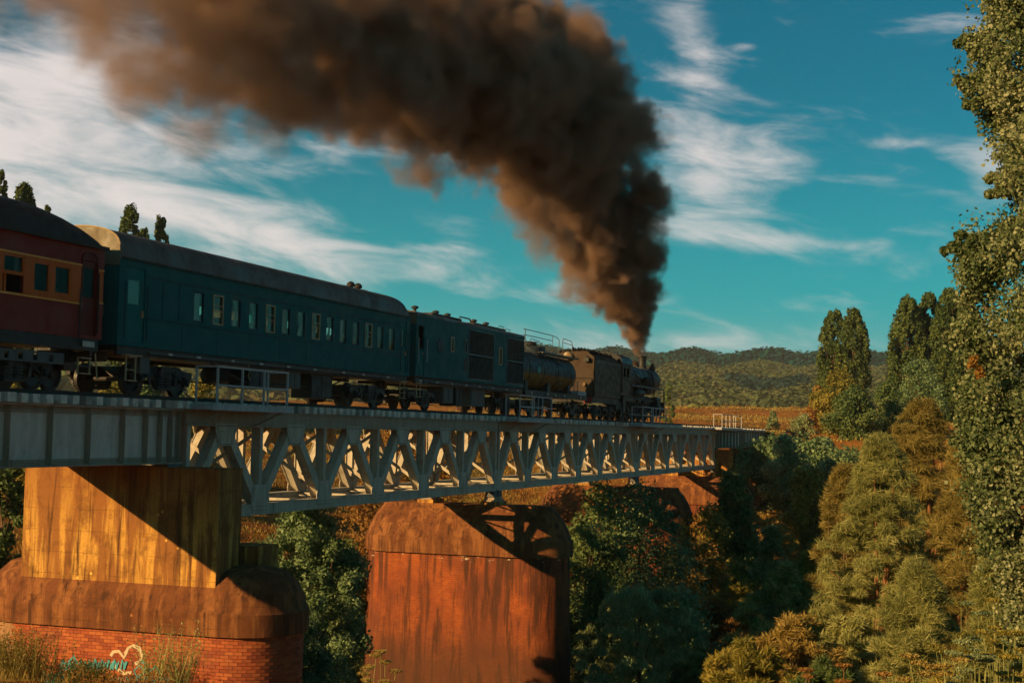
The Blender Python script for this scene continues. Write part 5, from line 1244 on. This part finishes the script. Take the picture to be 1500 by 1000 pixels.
tp(1132, 602, 26, 170, kind='young_tree', label='small pale green sapling beside the track beyond the bridge end', cat='shrub', shape='cone', leaf='pale', n=1800, size=.22, clumps=18, crown0=.0, group='pale saplings by the track')
tp(1178, 606, 44, 178, kind='young_tree', label='broad low pale shrub at the foot of the rusty orange tree', cat='shrub', shape='round', leaf='pale', n=2600, size=.22, clumps=24, crown0=.0, group='pale saplings by the track')
tp(1345, 528, 80, 190, kind='round_tree', label='rounded blue-green tree at the foot of the row of poplars', cat='tree', shape='round', leaf='teal', n=9000, size=.30, clumps=50, crown0=.0, group='trees on the far bank')
tp(1300, 560, 60, 182, kind='round_tree', label='dark green tree left of the rounded blue-green tree below the poplars', cat='tree', shape='round', leaf='dark', n=7000, size=.30, clumps=40, crown0=.0, group='trees on the far bank')
tp(980, 560, 22, 215, kind='round_tree', label='small tree just ahead of the locomotive front', cat='tree', shape='round', leaf='dark', n=2600, size=.25, clumps=24, crown0=.0)
for (x, y, w, D, lf, lb) in ((1016, 600, 26, 300, 'olive', 'low olive bush on the orange field just past the locomotive'), (1082, 602, 50, 330, 'rust', 'low rusty bush patch on the far edge of the orange field'), (1160, 598, 24, 320, 'rust', 'small dark rusty bush at the far edge of the orange field, near the orange tree')):
    tp(x, y, w, D, kind='field_bush', label=lb, cat='shrub', shape='round', leaf=lf, n=1500, size=.3, clumps=16, crown0=.0, group='bushes on the orange field')
# right bank: she-oaks
so = dict(kind='sheoak_tree', cat='tree', shape='cone', group='feathery she-oaks on the right')
tp(1352, 586, 265, 46, label='tallest feathery brown she-oak, right of centre among the she-oaks', leaf='sheoak', droop=.35, n=130000, size=.25, clumps=420, crown0=.03, bark='bark_red', cr=.30, **so)
tp(1290, 636, 240, 42, label='wide olive she-oak in front of the tallest brown one', leaf='olive', droop=.4, n=130000, size=.25, clumps=420, crown0=.02, bark='bark_red', cr=.28, **so)
tp(1236, 680, 160, 48, label='orange-brown she-oak at the left edge of the she-oak group', leaf='sheoak', n=70000, size=.26, clumps=260, crown0=.02, cr=.28, **so)
tp(1412, 640, 150, 39, label='she-oak with a bare reddish trunk beside the large near tree', leaf='sheoak', n=70000, size=.24, clumps=220, crown0=.22, bark='bark_red', cr=.34, **so)
tp(1345, 826, 215, 33, label='low spreading grey-olive she-oak at the bottom right', leaf='olive', n=70000, size=.22, clumps=200, crown0=.05, cr=.28, **so)
tp(1455, 790, 130, 30, label='small grey-green she-oak under the large near tree', leaf='olive', n=50000, size=.20, clumps=140, crown0=.05, cr=.25, **so)
# far bank wattles
tp(1160, 640, 190, 128, kind='wattle_tree', label='spreading green wattle with several bare trunks below the bridge end', cat='tree', shape='spread', leaf='teal', n=16000, size=.34, clumps=80, crown0=.38, trunks=3, cr=1.0, group='wattles on the far bank')
tp(1152, 640, 70, 118, kind='wattle_tree', label='pale sage wattle just under the end of the far plate girder', cat='tree', shape='round', leaf='pale', n=9000, size=.24, clumps=50, crown0=.3, group='wattles on the far bank')
tp(1232, 655, 110, 112, kind='wattle_tree', label='pale blue-green wattle left of the she-oaks', cat='tree', shape='round', leaf='teal', n=12000, size=.26, clumps=60, crown0=.3, group='wattles on the far bank')
tp(1190, 680, 90, 108, kind='wattle_tree', label='olive-gold wattle between the sage one and the blue-green one', cat='tree', shape='round', leaf='yellow', n=8000, size=.26, clumps=40, crown0=.3, group='wattles on the far bank')
tp(1092, 694, 60, 97, kind='leaning_tree', label='tall dark leaning tree right of the third brick pier', cat='tree', shape='spread', leaf='dark', n=18000, size=.28, clumps=80, crown0=.12, cr=.8, lean=(0, .8))
tp(1042, 736, 115, 94, kind='bush', label='olive-yellow bush on the sunlit bank right of the third pier', cat='shrub', shape='round', leaf='yellow', n=8000, size=.24, clumps=40, crown0=.0, group='bushes under the bridge')
tp(1125, 838, 80, 92, kind='bush', label='olive bush at the foot of the leaning tree', cat='shrub', shape='round', leaf='yellow', n=8000, size=.24, clumps=40, crown0=.0, group='bushes under the bridge')
tp(880, 716, 150, 90, kind='bush', label='dark green bush against the cap of the third pier, just below the bottom chord', cat='shrub', shape='round', leaf='dark', n=12000, size=.28, clumps=60, crown0=.0, group='bushes under the bridge')
tp(850, 712, 110, 118, kind='bush', label='yellow-green bush right behind the middle brick pier', cat='shrub', shape='round', leaf='yellow', n=9000, size=.28, clumps=45, crown0=.0, group='bushes under the bridge')
tp(938, 708, 185, 84, kind='wattle_tree', label='blue-green wattle in front of the third brick pier', cat='tree', shape='round', leaf='teal', n=16000, size=.2, clumps=80, crown0=.1, group='wattles under the bridge')
tp(862, 770, 120, 80, kind='wattle_tree', label='dark wattle between the middle pier and the third pier', cat='tree', shape='round', leaf='dark', n=12000, size=.2, clumps=60, crown0=.1, group='wattles under the bridge')
tp(985, 800, 90, 90, kind='bush', label='low yellow-green bush at the foot of the third brick pier', cat='shrub', shape='round', leaf='yellow', n=6000, size=.2, clumps=40, crown0=.0, group='bushes under the bridge')
for x, y, w, D, lf, lb in ((1030, 800, 90, 90, 'gold', 'sunlit golden scrub on the bank right of the third pier'), (1140, 770, 90, 100, 'gold', 'sunlit golden scrub under the spreading wattle'), (1185, 815, 80, 88, 'yellow', 'sunlit yellow-green scrub below the golden scrub on the far bank'), (1085, 850, 90, 84, 'yellow', 'sunlit yellow-green bush low on the bank beside the leaning tree')):
    tp(x, y, w, D, kind='bush', label=lb, cat='shrub', shape='round', leaf=lf, n=12000, size=.45, needle=True, clumps=90, crown0=.0, cr=.4, group='bushes under the bridge')
# foreground willow-like wattle
tp(940, 862, 210, 58, kind='drooping_wattle', label='drooping silver-green wattle at bottom centre, right of the middle pier', cat='tree', shape='spread', leaf='pale', n=52000, size=.30, clumps=260, crown0=.0, droop=1.0, needle=True, cr=.34)
tp(985, 872, 190, 66, kind='wattle_tree', label='blue-green wattle behind the drooping silver-green one', cat='tree', shape='round', leaf='teal', n=20000, size=.2, clumps=90, crown0=.0, group='wattles under the bridge')
# behind the first pier
tp(448, 750, 235, 58, kind='wattle_tree', label='large blue-green wattle between the left pier and the middle pier', cat='tree', shape='round', leaf='teal', n=60000, size=.15, clumps=170, crown0=.12, cr=.55, trunks=2, group='wattles under the bridge')
tp(508, 792, 66, 72, kind='wattle_tree', label='darker wattle wedged against the left edge of the middle pier', cat='tree', shape='round', leaf='dark', n=24000, size=.13, clumps=90, crown0=.05, cr=.5, group='wattles under the bridge')
tp(445, 905, 130, 53, kind='wattle_tree', label='low bright blue-green wattle at the bottom, right of the left pier', cat='tree', shape='round', leaf='teal', n=24000, size=.12, clumps=80, crown0=.0, cr=.45, group='wattles under the bridge')
# left bank
tp(4, 625, 80, 66, kind='bank_tree', label='dark green tree below the plate girder at the left edge', cat='tree', shape='round', leaf='dark', n=14000, size=.18, clumps=70, crown0=.05, group='trees on the left bank')
tp(300, 628, 70, 72, kind='bank_tree', label='green tree seen through the first truss panel', cat='tree', shape='round', leaf='teal', n=9000, size=.2, clumps=45, crown0=.1, group='trees on the left bank')
for i, (x, D, lf) in enumerate(((20, 96, 'yellow'), (70, 104, 'teal'), (120, 98, 'dark'), (165, 110, 'yellow'), (210, 102, 'teal'), (255, 112, 'teal'), (300, 106, 'yellow'))):
    tp(x, 556, 66, D, kind='bank_tree', label=('yellow-green bush behind the left carriage bogie at the photo edge', 'blue-green bush behind the pierced bogie frame of the maroon carriage', 'dark bush seen below the gap between maroon and blue carriages', 'yellow-green bush behind the first ladder of the blue carriage', 'blue-green bush behind the first bogie of the blue carriage', 'blue-green bush just left of the largest refuge railing', 'yellow-green bush seen through the largest refuge railing')[i], cat='tree', shape='round', leaf=lf, n=6000, size=.26, clumps=36, crown0=.0, group='bushes behind the left span')
tp(588, 612, 175, 90, kind='bank_tree', label='reddish-brown thicket on the left bank seen through the near truss', cat='shrub', shape='round', leaf='rust', n=22000, size=.2, clumps=120, crown0=.0)
tp(610, 640, 60, 98, kind='bank_tree', label='yellow-green bush seen through the middle of the near truss', cat='shrub', shape='round', leaf='yellow', n=6000, size=.22, clumps=36, crown0=.0)
# right foreground shrubs
for (x, y, w, D, lf, lb) in ((1128, 772, 60, 74, 'pale', 'pale bright shrub with a pointed top in the middle of the right bank'), (1190, 806, 90, 72, 'yellow', 'yellow-green shrub between the pointed pale one and the she-oaks'), (1150, 838, 170, 66, 'olive', 'wide olive thicket across the middle of the right bank'),
                             (1050, 885, 150, 77, 'rust', 'orange-rust scrub at bottom right of the drooping wattle'), (1165, 905, 190, 37, 'gold', 'glowing golden-orange scrub below the olive thicket'), (1100, 945, 170, 33, 'yellow', 'olive-gold scrub at the bottom of the photo below the orange scrub'), (1240, 905, 140, 40, 'olive', 'olive scrub left of the low spreading she-oak'), (1020, 960, 110, 52, 'dark', 'dark teal scrub at the bottom beside the drooping wattle'), (1205, 966, 120, 32, 'dark', 'dark olive scrub at the bottom below the orange scrub')):
    tp(x, y, w, D, kind='scrub', label=lb, cat='shrub', shape='round', leaf=lf, n=34000, size=.0060 * D, needle=True, clumps=150, crown0=.0, cr=w * D / F_PX * .08, group='scrub on the right bank')

# the big near poplar with leaf-sized leaves
def near_tree():
    cx, cy = at(1560, 500, D=25).xy; gz = tz(cx, cy)
    T = thing('silver_poplar', 'large near silver-leaved poplar filling the right edge of the photo', 'tree', (cx, cy, gz))
    edge = [(-60, 1415), (0, 1436), (40, 1440), (55, 1408), (70, 1402), (90, 1425), (120, 1405), (150, 1425), (200, 1442), (250, 1470), (262, 1450), (300, 1475), (345, 1442), (365, 1386), (385, 1392), (420, 1400), (460, 1400), (500, 1392), (560, 1402), (640, 1400), (720, 1408), (790, 1430), (840, 1452), (900, 1462), (960, 1475), (1040, 1470)]
    C = []; R_ = []
    for k in range(860):
        y = random.uniform(-260, 1060); xe = np.interp(y, [a for a, b_ in edge], [b_ for a, b_ in edge])
        r = random.uniform(.18, .36); x = xe + r * 84 * .8 + (random.random() ** 1.5) * 190
        p = at(x, y, D=25 + random.uniform(-2.0, 2.2) * min(1, (x - xe) / 110)); C.append(p[:]); R_.append(r)
    for k in range(160):                         # the rest of the crown, outside the picture
        a = random.random() * 2 * PI; z = gz + random.uniform(2.5, 17); rr = random.uniform(.4, 2.1) * (1 - max(0, z - gz - 12) / 9)
        C.append((cx + math.cos(a) * rr, cy + math.sin(a) * rr - .5, z)); R_.append(.5)
    for y0, x0 in ((62, 1404), (75, 1424), (118, 1402), (128, 1412), (150, 1418), (262, 1446), (280, 1452), (362, 1386), (372, 1394), (352, 1402), (500, 1390), (640, 1398)):
        for q in range(5): C.append(at(x0 + q * 9 + random.uniform(-4, 4), y0 + random.uniform(-9, 9), D=24.8)[:]); R_.append(.09)
    C = np.array(C); R_ = np.array(R_)
    co = clump_leaves(C, R_, 200, .062, .45, .35, .85); leaf_obj('crown', co, L['poplar_near'], T)
    m = MB(); idx = rng.choice(len(C), 18, replace=False); limbs(m, (cx, cy, gz - .2), (cx, cy, gz + 16), .2, [C[j] for j in idx]); m.build('trunk', M['bark'], T, smooth=True)
    # a rusty spray of dead leaves
    cc = np.array([at(1428, 532, D=23.6)[:], at(1435, 545, D=23.6)[:]]); co = clump_leaves(cc, np.array([.12, .1]), 60, .08, .4, .4, .8); leaf_obj('dead_leaves', co, L['rust'], T)
near_tree()

# fennel plants in the near grass
def fennel(x, ytop, D, label, cat='wildflower', n=7, mat='gold', grp='dry fennel stalks'):
    p = at(x, ytop, D=D); g = tz(p.x, p.y); h = max(.5, p.z - g)
    T = thing('fennel_plant', label, cat, (p.x, p.y, g), grp); m = MB(); C = []; f = MB(); m2 = M['bark']
    for k in range(n):
        a = random.random() * 2 * PI; sp_ = random.uniform(0, .28); hh = h * random.uniform(.72, 1); tip = Vector((p.x + math.cos(a) * sp_, p.y + math.sin(a) * sp_, g + hh))
        b_ = Vector((p.x + math.cos(a) * .03, p.y + math.sin(a) * .03, g - .05)); mid = b_.lerp(tip, .6) + Vector((0, 0, 0.02)); m.tube([b_, mid, tip], .005, 5, r2=.003)
        for q in range(9):
            a2 = q * 2 * PI / 9; e = tip + Vector((math.cos(a2) * .05, math.sin(a2) * .05, .045)); m.tube([tip, e], .002, 3); C.append(e[:])
        C.append((tip + Vector((0, 0, .05)))[:])
    m.build('stem', M['bark_red'] if mat == 'rust' else L['olive'], T)
    C = np.array(C); 
    for q in range(n): leaf_obj('flower_head', clump_leaves(C[q * 10:q * 10 + 10], np.full(10, .034), 30, .017, .3, 0, .9, .45), L[mat], T)
FL = [(537, 962, 17, 'gold'), (548, 975, 16.5, 'gold'), (563, 955, 17, 'gold')]
for i, (x, y, D, mt) in enumerate(FL): fennel(x, y, D, 'yellow fennel stalk at the bottom before the middle pier, %s of three' % ('leftmost', 'middle and lowest', 'rightmost and tallest')[i], n=3, mat=mt)
pos_ = ['by the bottom right corner', 'rising highest among the umbels under the near poplar', 'just left of the highest umbel', 'at the right edge above the corner', 'lowest of the umbels at the right', 'nearest the right edge', 'between the corner and the low she-oak', 'leftmost of the umbels at the right']
for i, (x, y, D) in enumerate(((1480, 925, 13), (1432, 872, 15), (1408, 890, 15), (1466, 885, 14), (1385, 968, 12), (1493, 948, 12.5), (1425, 940, 12.5), (1358, 975, 13))):
    fennel(x, y, D, 'dry golden fennel clump ' + pos_[i], n=9, mat=('yellow', 'pale', 'yellow', 'yellow', 'gold', 'yellow', 'pale', 'gold')[i])
for i, (x, y, D) in enumerate(((1190, 985, 14), (1232, 980, 14), (1275, 978, 14))):
    fennel(x, y, D, 'reddish seed stalk at the bottom edge, %s of three' % ('left', 'middle', 'right')[i], n=2, mat='rust')

for i, (x, y, w, D, lf, lb) in enumerate(((1450, 930, 150, 16, 'olive', 'feathery grey-green growth around the umbels in the bottom right corner'), (1390, 985, 110, 14, 'yellow', 'low yellow-green weeds along the bottom edge left of the corner umbels'))):
    tp(x, y, w, D, kind='scrub', label=lb, cat='shrub', shape='round', leaf=lf, n=22000, size=.09, needle=True, clumps=120, crown0=.0, cr=.10)
# weeds at the foot of the first pier
def weeds(name, label, cx, cy, w, h, mat, n, spread=(1, 1)):
    g = tz(cx, cy); T = thing(name, label, 'weed', (cx, cy, g), 'weeds against the left pier')
    b_ = np.stack([cx + rng.normal(0, w * spread[0], n), cy + rng.normal(0, w * spread[1], n), np.full(n, g)], -1); b_[:, 2] = terrain(b_[:, 0], b_[:, 1]) - .05
    u = rand_dirs(n) * .35; u[:, 2] = 1; u /= np.linalg.norm(u, axis=1, keepdims=True); v = np.cross(u, rand_dirs(n)); v /= np.linalg.norm(v, axis=1, keepdims=True)
    s = h * (.35 + .65 * rng.random(n)); co = leaf_quads(b_ + u * (s / 2)[:, None], u, v, np.full(n, .014), s); leaf_obj('blades', co, L[mat], T)
    k = n * 7; j = rng.integers(0, n, k); tt = rng.random(k); p = b_[j] + u[j] * (s[j] * (.4 + .6 * tt))[:, None] + rng.normal(0, .03, (k, 3)); d = rand_dirs(k); v = np.cross(d, rand_dirs(k)); v /= np.linalg.norm(v, axis=1, keepdims=True)
    leaf_obj('leaves', leaf_quads(p, d, v, np.full(k, .03), np.full(k, .075)), L[mat], T)
q = at(25, 990, D=41); weeds('tall_weeds', 'tall tangled brown weeds against the left end of the graffitied brick pier', q.x, q.y, .55, 1.9, 'sheoak', 700, (.7, 1.0))
q = at(120, 990, D=40); weeds('tall_weeds', 'dark green weeds in front of the turquoise graffiti', q.x, q.y, .3, 1.0, 'dark', 700, (.7, 1.6))
q = at(225, 990, D=39); weeds('tall_weeds', 'olive sapling weed reaching the cap of the left pier', q.x, q.y, .12, 2.3, 'olive', 110)
q = at(262, 995, D=39); weeds('tall_weeds', 'feathery green weed right of the white graffiti', q.x, q.y, .14, 2.5, 'olive', 130)
q = at(200, 1000, D=38); weeds('tall_weeds', 'low rusty weeds along the bottom edge before the brick pier', q.x, q.y, .4, .8, 'rust', 700, (.6, 2.0))

# grass, one mass
def grass(name, n, xr, yr, h, mat, cond=None, w=.05):
    x = rng.uniform(*xr, n); y = rng.uniform(*yr, n)
    if cond is not None: k = cond(x, y); x, y = x[k], y[k]
    n = len(x); pp = np.stack([x, y, terrain(x, y) - .02], -1); u = rand_dirs(n) * .45; u[:, 2] = 1; u /= np.linalg.norm(u, axis=1, keepdims=True); v = np.cross(u, rand_dirs(n)); v /= np.linalg.norm(v, axis=1, keepdims=True)
    s = h * (.4 + .8 * rng.random(n)); leaf_obj(name, leaf_quads(pp + u * (s / 2)[:, None], u, v, np.full(n, w), s), L[mat], None, 'stuff')
patch = lambda x, y: (np.sin(x * .21 + 2 * np.sin(y * .13)) + np.sin(y * .27 + x * .09)) > .1
grass('dry_grass', 90000, (30, 155), (29, 100), .3, 'gold', w=.06); grass('dry_grass', 60000, (90, 160), (-6, 24), .35, 'gold', patch, .07); grass('rusty_scrub', 60000, (60, 150), (-6, 60), .4, 'rust', lambda x, y: ~patch(x, y), .07)
grass('dry_grass', 40000, (156, 330), (-10, 90), .5, 'gold', lambda x, y: np.sin(x * .09 + .7 * np.sin(y * .08)) > .35, w=.14); grass('green_grass', 50000, (34, 150), (30, 90), .32, 'yellow', lambda x, y: ~patch(x, y), .06); grass('dry_grass', 60000, (156, 420), (-20, 160), .35, 'rust', patch, w=.12); grass('dry_grass', 40000, (8, 60), (-4, 30), .3, 'gold', lambda x, y: x > 24, w=.02); grass('river_reeds', 50000, (42, 100), (-4, 30), .6, 'olive', w=.07)

# forest on the hills, and the pine plantation along the ridge
def canopy(name, n, d0, d1, a0, a1, size, mat, per=10, cond=None, tall=1.0):
    a = np.radians(rng.uniform(a0, a1, n)); d = rng.uniform(d0, d1, n); x, y = d * np.cos(a), d * np.sin(a)
    if cond is not None: k = cond(x, y, d, np.degrees(a)); x, y, d = x[k], y[k], d[k]
    n = len(x); z = hill_h(x, y); C = np.stack([x, y, z + size * .35 * tall], -1); r = size * rng.uniform(.5, 1.0, n)
    co = clump_leaves(C, r, per, size * .75, .85, 0, .8, flat=1.0 * tall); leaf_obj(name, co, L[mat], None, 'stuff')
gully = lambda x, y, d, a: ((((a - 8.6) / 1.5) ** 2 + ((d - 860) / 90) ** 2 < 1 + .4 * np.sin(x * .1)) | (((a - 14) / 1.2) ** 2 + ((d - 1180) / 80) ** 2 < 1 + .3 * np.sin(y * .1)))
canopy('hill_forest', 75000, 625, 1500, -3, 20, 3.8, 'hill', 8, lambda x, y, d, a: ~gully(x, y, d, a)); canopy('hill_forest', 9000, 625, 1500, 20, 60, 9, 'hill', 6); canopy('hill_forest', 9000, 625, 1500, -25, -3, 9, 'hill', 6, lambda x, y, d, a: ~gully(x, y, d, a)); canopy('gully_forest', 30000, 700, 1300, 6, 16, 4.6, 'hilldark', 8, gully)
canopy('pine_forest', 26000, 1370, 1540, -3, 20, 6, 'pine', 7, None, 2.2); canopy('pine_forest', 5000, 1440, 1540, 20, 60, 9, 'pine', 6, None, 1.5)

# the air itself: a thin, even haze over the whole valley
hz = MB(); hz.box(-650, 3050, -1600, 3050, -9.5, 125); hzo = hz.build('haze', M['hill'], None, kind='stuff')
hm = bpy.data.materials.new('valley_haze'); hm.use_nodes = True; t = hm.node_tree; t.nodes.clear()
hv = N(t, 'ShaderNodeVolumePrincipled'); ho = N(t, 'ShaderNodeOutputMaterial'); t.links.new(hv.outputs[0], ho.inputs['Volume'])
hv.inputs['Color'].default_value = (.86, .9, .9, 1); hv.inputs['Density'].default_value = .00012; hv.inputs['Anisotropy'].default_value = .2
hzo.data.materials.clear(); hzo.data.materials.append(hm)
# ================================================================== SMOKE
def smoke():
    key = [(938, 519, 9, 1.6), (934, 500, 15, 1.5), (930, 475, 28, 1.3), (922, 445, 44, 1.2), (906, 400, 70, 1.15), (890, 345, 94, 1.1), (874, 280, 110, 1.05), (845, 215, 128, 1.0), (798, 155, 150, 1.0), (722, 105, 150, .95), (625, 80, 155, .9), (530, 60, 155, .8), (430, 40, 160, .7), (330, 30, 165, .55), (240, 10, 165, .34), (150, -30, 160, .22), (60, -80, 160, .13)]
    pts = []
    for i, (x, y, r, dn) in enumerate(key):
        p = at(x, y, Y=TY + .25 * math.sin(i * .9) * min(1, i / 5)); D = math.hypot(p.x, p.y); pts.append((p, r * D / F_PX, dn))
    PV = []; PR = []; PD = []; r_ = random.Random(21)
    for i in range(len(pts) - 1):
        (p, r, dn), (q, r2, dn2) = pts[i], pts[i + 1]; L_ = (q - p).length; n = max(3, int(L_ / (min(r, r2) * .16)))
        for k in range(n):
            tt = k / n; c_ = p.lerp(q, tt); rr = r + (r2 - r) * tt; dd = dn + (dn2 - dn) * tt
            PV.append(c_ + Vector([r_.gauss(0, rr * .1) for _ in range(3)])); PR.append(rr * .72); PD.append(dd)
            for _ in range(5):
                d = Vector([r_.gauss(0, 1) for _ in range(3)]).normalized(); s_ = r_.uniform(.22, .46) * rr
                PV.append(c_ + d * (rr - s_ * .85)); PR.append(s_); PD.append(dd * r_.uniform(.7, 1.1))
    # loose wisps torn off the lower edge
    for (x, y, rpx) in ((300, 190, 60), (400, 195, 40), (250, 200, 30), (640, 235, 45), (600, 225, 50), (700, 250, 40), (840, 420, 34), (855, 380, 45), (800, 350, 45), (780, 310, 50), (955, 150, 40), (200, 120, 70)):
        p = at(x, y, Y=TY + r_.uniform(-.8, .8)); PV.append(p); PR.append(rpx * math.hypot(p.x, p.y) / F_PX); PD.append(.25 if x < 500 else .6)
    me = bpy.data.meshes.new('smoke_puff_centres'); me.from_pydata([v[:] for v in PV], [], [])
    at_ = me.attributes.new('rad', 'FLOAT', 'POINT'); at_.data.foreach_set('value', PR); ad = me.attributes.new('den', 'FLOAT', 'POINT'); ad.data.foreach_set('value', PD)
    o = link(bpy.data.objects.new('smoke_plume', me)); o['kind'] = 'stuff'; o['label'] = 'thick brown-black smoke plume trailing back above the train from the locomotive chimney'
    A_ = np.array([v[:] for v in PV]); RR = np.array(PR)[:, None]; lo = (A_ - RR).min(0) - .8; hi = (A_ + RR).max(0) + .8; lo[2] = max(lo[2], 14.45); lo[0] = max(lo[0], 16); hi[2] = min(hi[2], 33)
    vox = .14
    ng = bpy.data.node_groups.new('smoke_volume', 'GeometryNodeTree')
    ng.interface.new_socket('Geometry', in_out='INPUT', socket_type='NodeSocketGeometry'); ng.interface.new_socket('Geometry', in_out='OUTPUT', socket_type='NodeSocketGeometry')
    gi = N(ng, 'NodeGroupInput'); go = N(ng, 'NodeGroupOutput'); vc = N(ng, 'GeometryNodeVolumeCube')
    vc.inputs['Min'].default_value = tuple(lo); vc.inputs['Max'].default_value = tuple(hi)
    for ax, i in (('X', 0), ('Y', 1), ('Z', 2)): vc.inputs['Resolution ' + ax].default_value = int((hi[i] - lo[i]) / vox)
    P_ = N(ng, 'GeometryNodeInputPosition').outputs[0]
    # warp the lookup so the puffs lose their round outlines
    nz = N(ng, 'ShaderNodeTexNoise'); nz.inputs['Scale'].default_value = .42; nz.inputs['Detail'].default_value = 3.0; ng.links.new(P_, nz.inputs['Vector'])
    sb = N(ng, 'ShaderNodeVectorMath', operation='SUBTRACT'); ng.links.new(nz.outputs['Color'], sb.inputs[0]); sb.inputs[1].default_value = (.5, .5, .5)
    sc_ = N(ng, 'ShaderNodeVectorMath', operation='SCALE'); ng.links.new(sb.outputs[0], sc_.inputs[0])
    sxyz = N(ng, 'ShaderNodeSeparateXYZ'); ng.links.new(P_, sxyz.inputs[0])
    hgt = mapr(ng, sxyz.outputs[2], 14.5, 22, .35, 3.2); ng.links.new(hgt, sc_.inputs['Scale'])
    ad_ = N(ng, 'ShaderNodeVectorMath', operation='ADD'); ng.links.new(P_, ad_.inputs[0]); ng.links.new(sc_.outputs[0], ad_.inputs[1]); Q = ad_.outputs[0]
    sn = N(ng, 'GeometryNodeSampleNearest', domain='POINT'); ng.links.new(gi.outputs[0], sn.inputs[0]); ng.links.new(Q, sn.inputs['Sample Position'])
    def samp(name, typ='FLOAT'):
        na = N(ng, 'GeometryNodeInputNamedAttribute', data_type='FLOAT'); na.inputs['Name'].default_value = name
        si = N(ng, 'GeometryNodeSampleIndex', data_type='FLOAT', domain='POINT'); ng.links.new(gi.outputs[0], si.inputs[0]); ng.links.new(na.outputs[0], si.inputs[1]); ng.links.new(sn.outputs[0], si.inputs['Index']); return si.outputs[0]
    rad = samp('rad'); den = samp('den')
    pr = N(ng, 'GeometryNodeProximity', target_element='POINTS'); ng.links.new(gi.outputs[0], pr.inputs[0]); ng.links.new(Q, pr.inputs['Sample Position'] if 'Sample Position' in pr.inputs else pr.inputs[2])
    rel = mathn(ng, 'DIVIDE', pr.outputs['Distance'], rad)
    n2 = N(ng, 'ShaderNodeTexNoise'); n2.inputs['Scale'].default_value = .8; n2.inputs['Detail'].default_value = 7.0; n2.inputs['Roughness'].default_value = .68; ng.links.new(P_, n2.inputs['Vector'])
    v_ = mathn(ng, 'ADD', mathn(ng, 'SUBTRACT', 1.0, rel), mathn(ng, 'MULTIPLY', mathn(ng, 'SUBTRACT', n2.outputs[0], .5), 2.7))
    d_ = mapr(ng, v_, .0, .62, 0, 1)
    n3 = N(ng, 'ShaderNodeTexNoise'); n3.inputs['Scale'].default_value = .35; n3.inputs['Detail'].default_value = 3.0; ng.links.new(P_, n3.inputs['Vector'])
    d_ = mathn(ng, 'MULTIPLY', mathn(ng, 'MULTIPLY', d_, den), mapr(ng, n3.outputs[0], .3, .68, .30, 1.5))
    ng.links.new(d_, vc.inputs['Density'])
    mt = bpy.data.materials.new('coal_smoke'); mt.use_nodes = True; t = mt.node_tree; t.nodes.clear()
    vo = N(t, 'ShaderNodeVolumePrincipled'); om = N(t, 'ShaderNodeOutputMaterial'); t.links.new(vo.outputs[0], om.inputs['Volume'])
    vo.inputs['Color'].default_value = (.42, .285, .21, 1); vo.inputs['Density'].default_value = 2.3; vo.inputs['Anisotropy'].default_value = .1
    vo.inputs['Absorption Color'].default_value = (.10, .06, .04, 1)
    sm = N(ng, 'GeometryNodeSetMaterial'); sm.inputs['Material'].default_value = mt
    ng.links.new(vc.outputs[0], sm.inputs[0]); ng.links.new(sm.outputs[0], go.inputs[0])
    me.materials.append(mt)
    o.modifiers.new('smoke', 'NODES').node_group = ng
smoke()
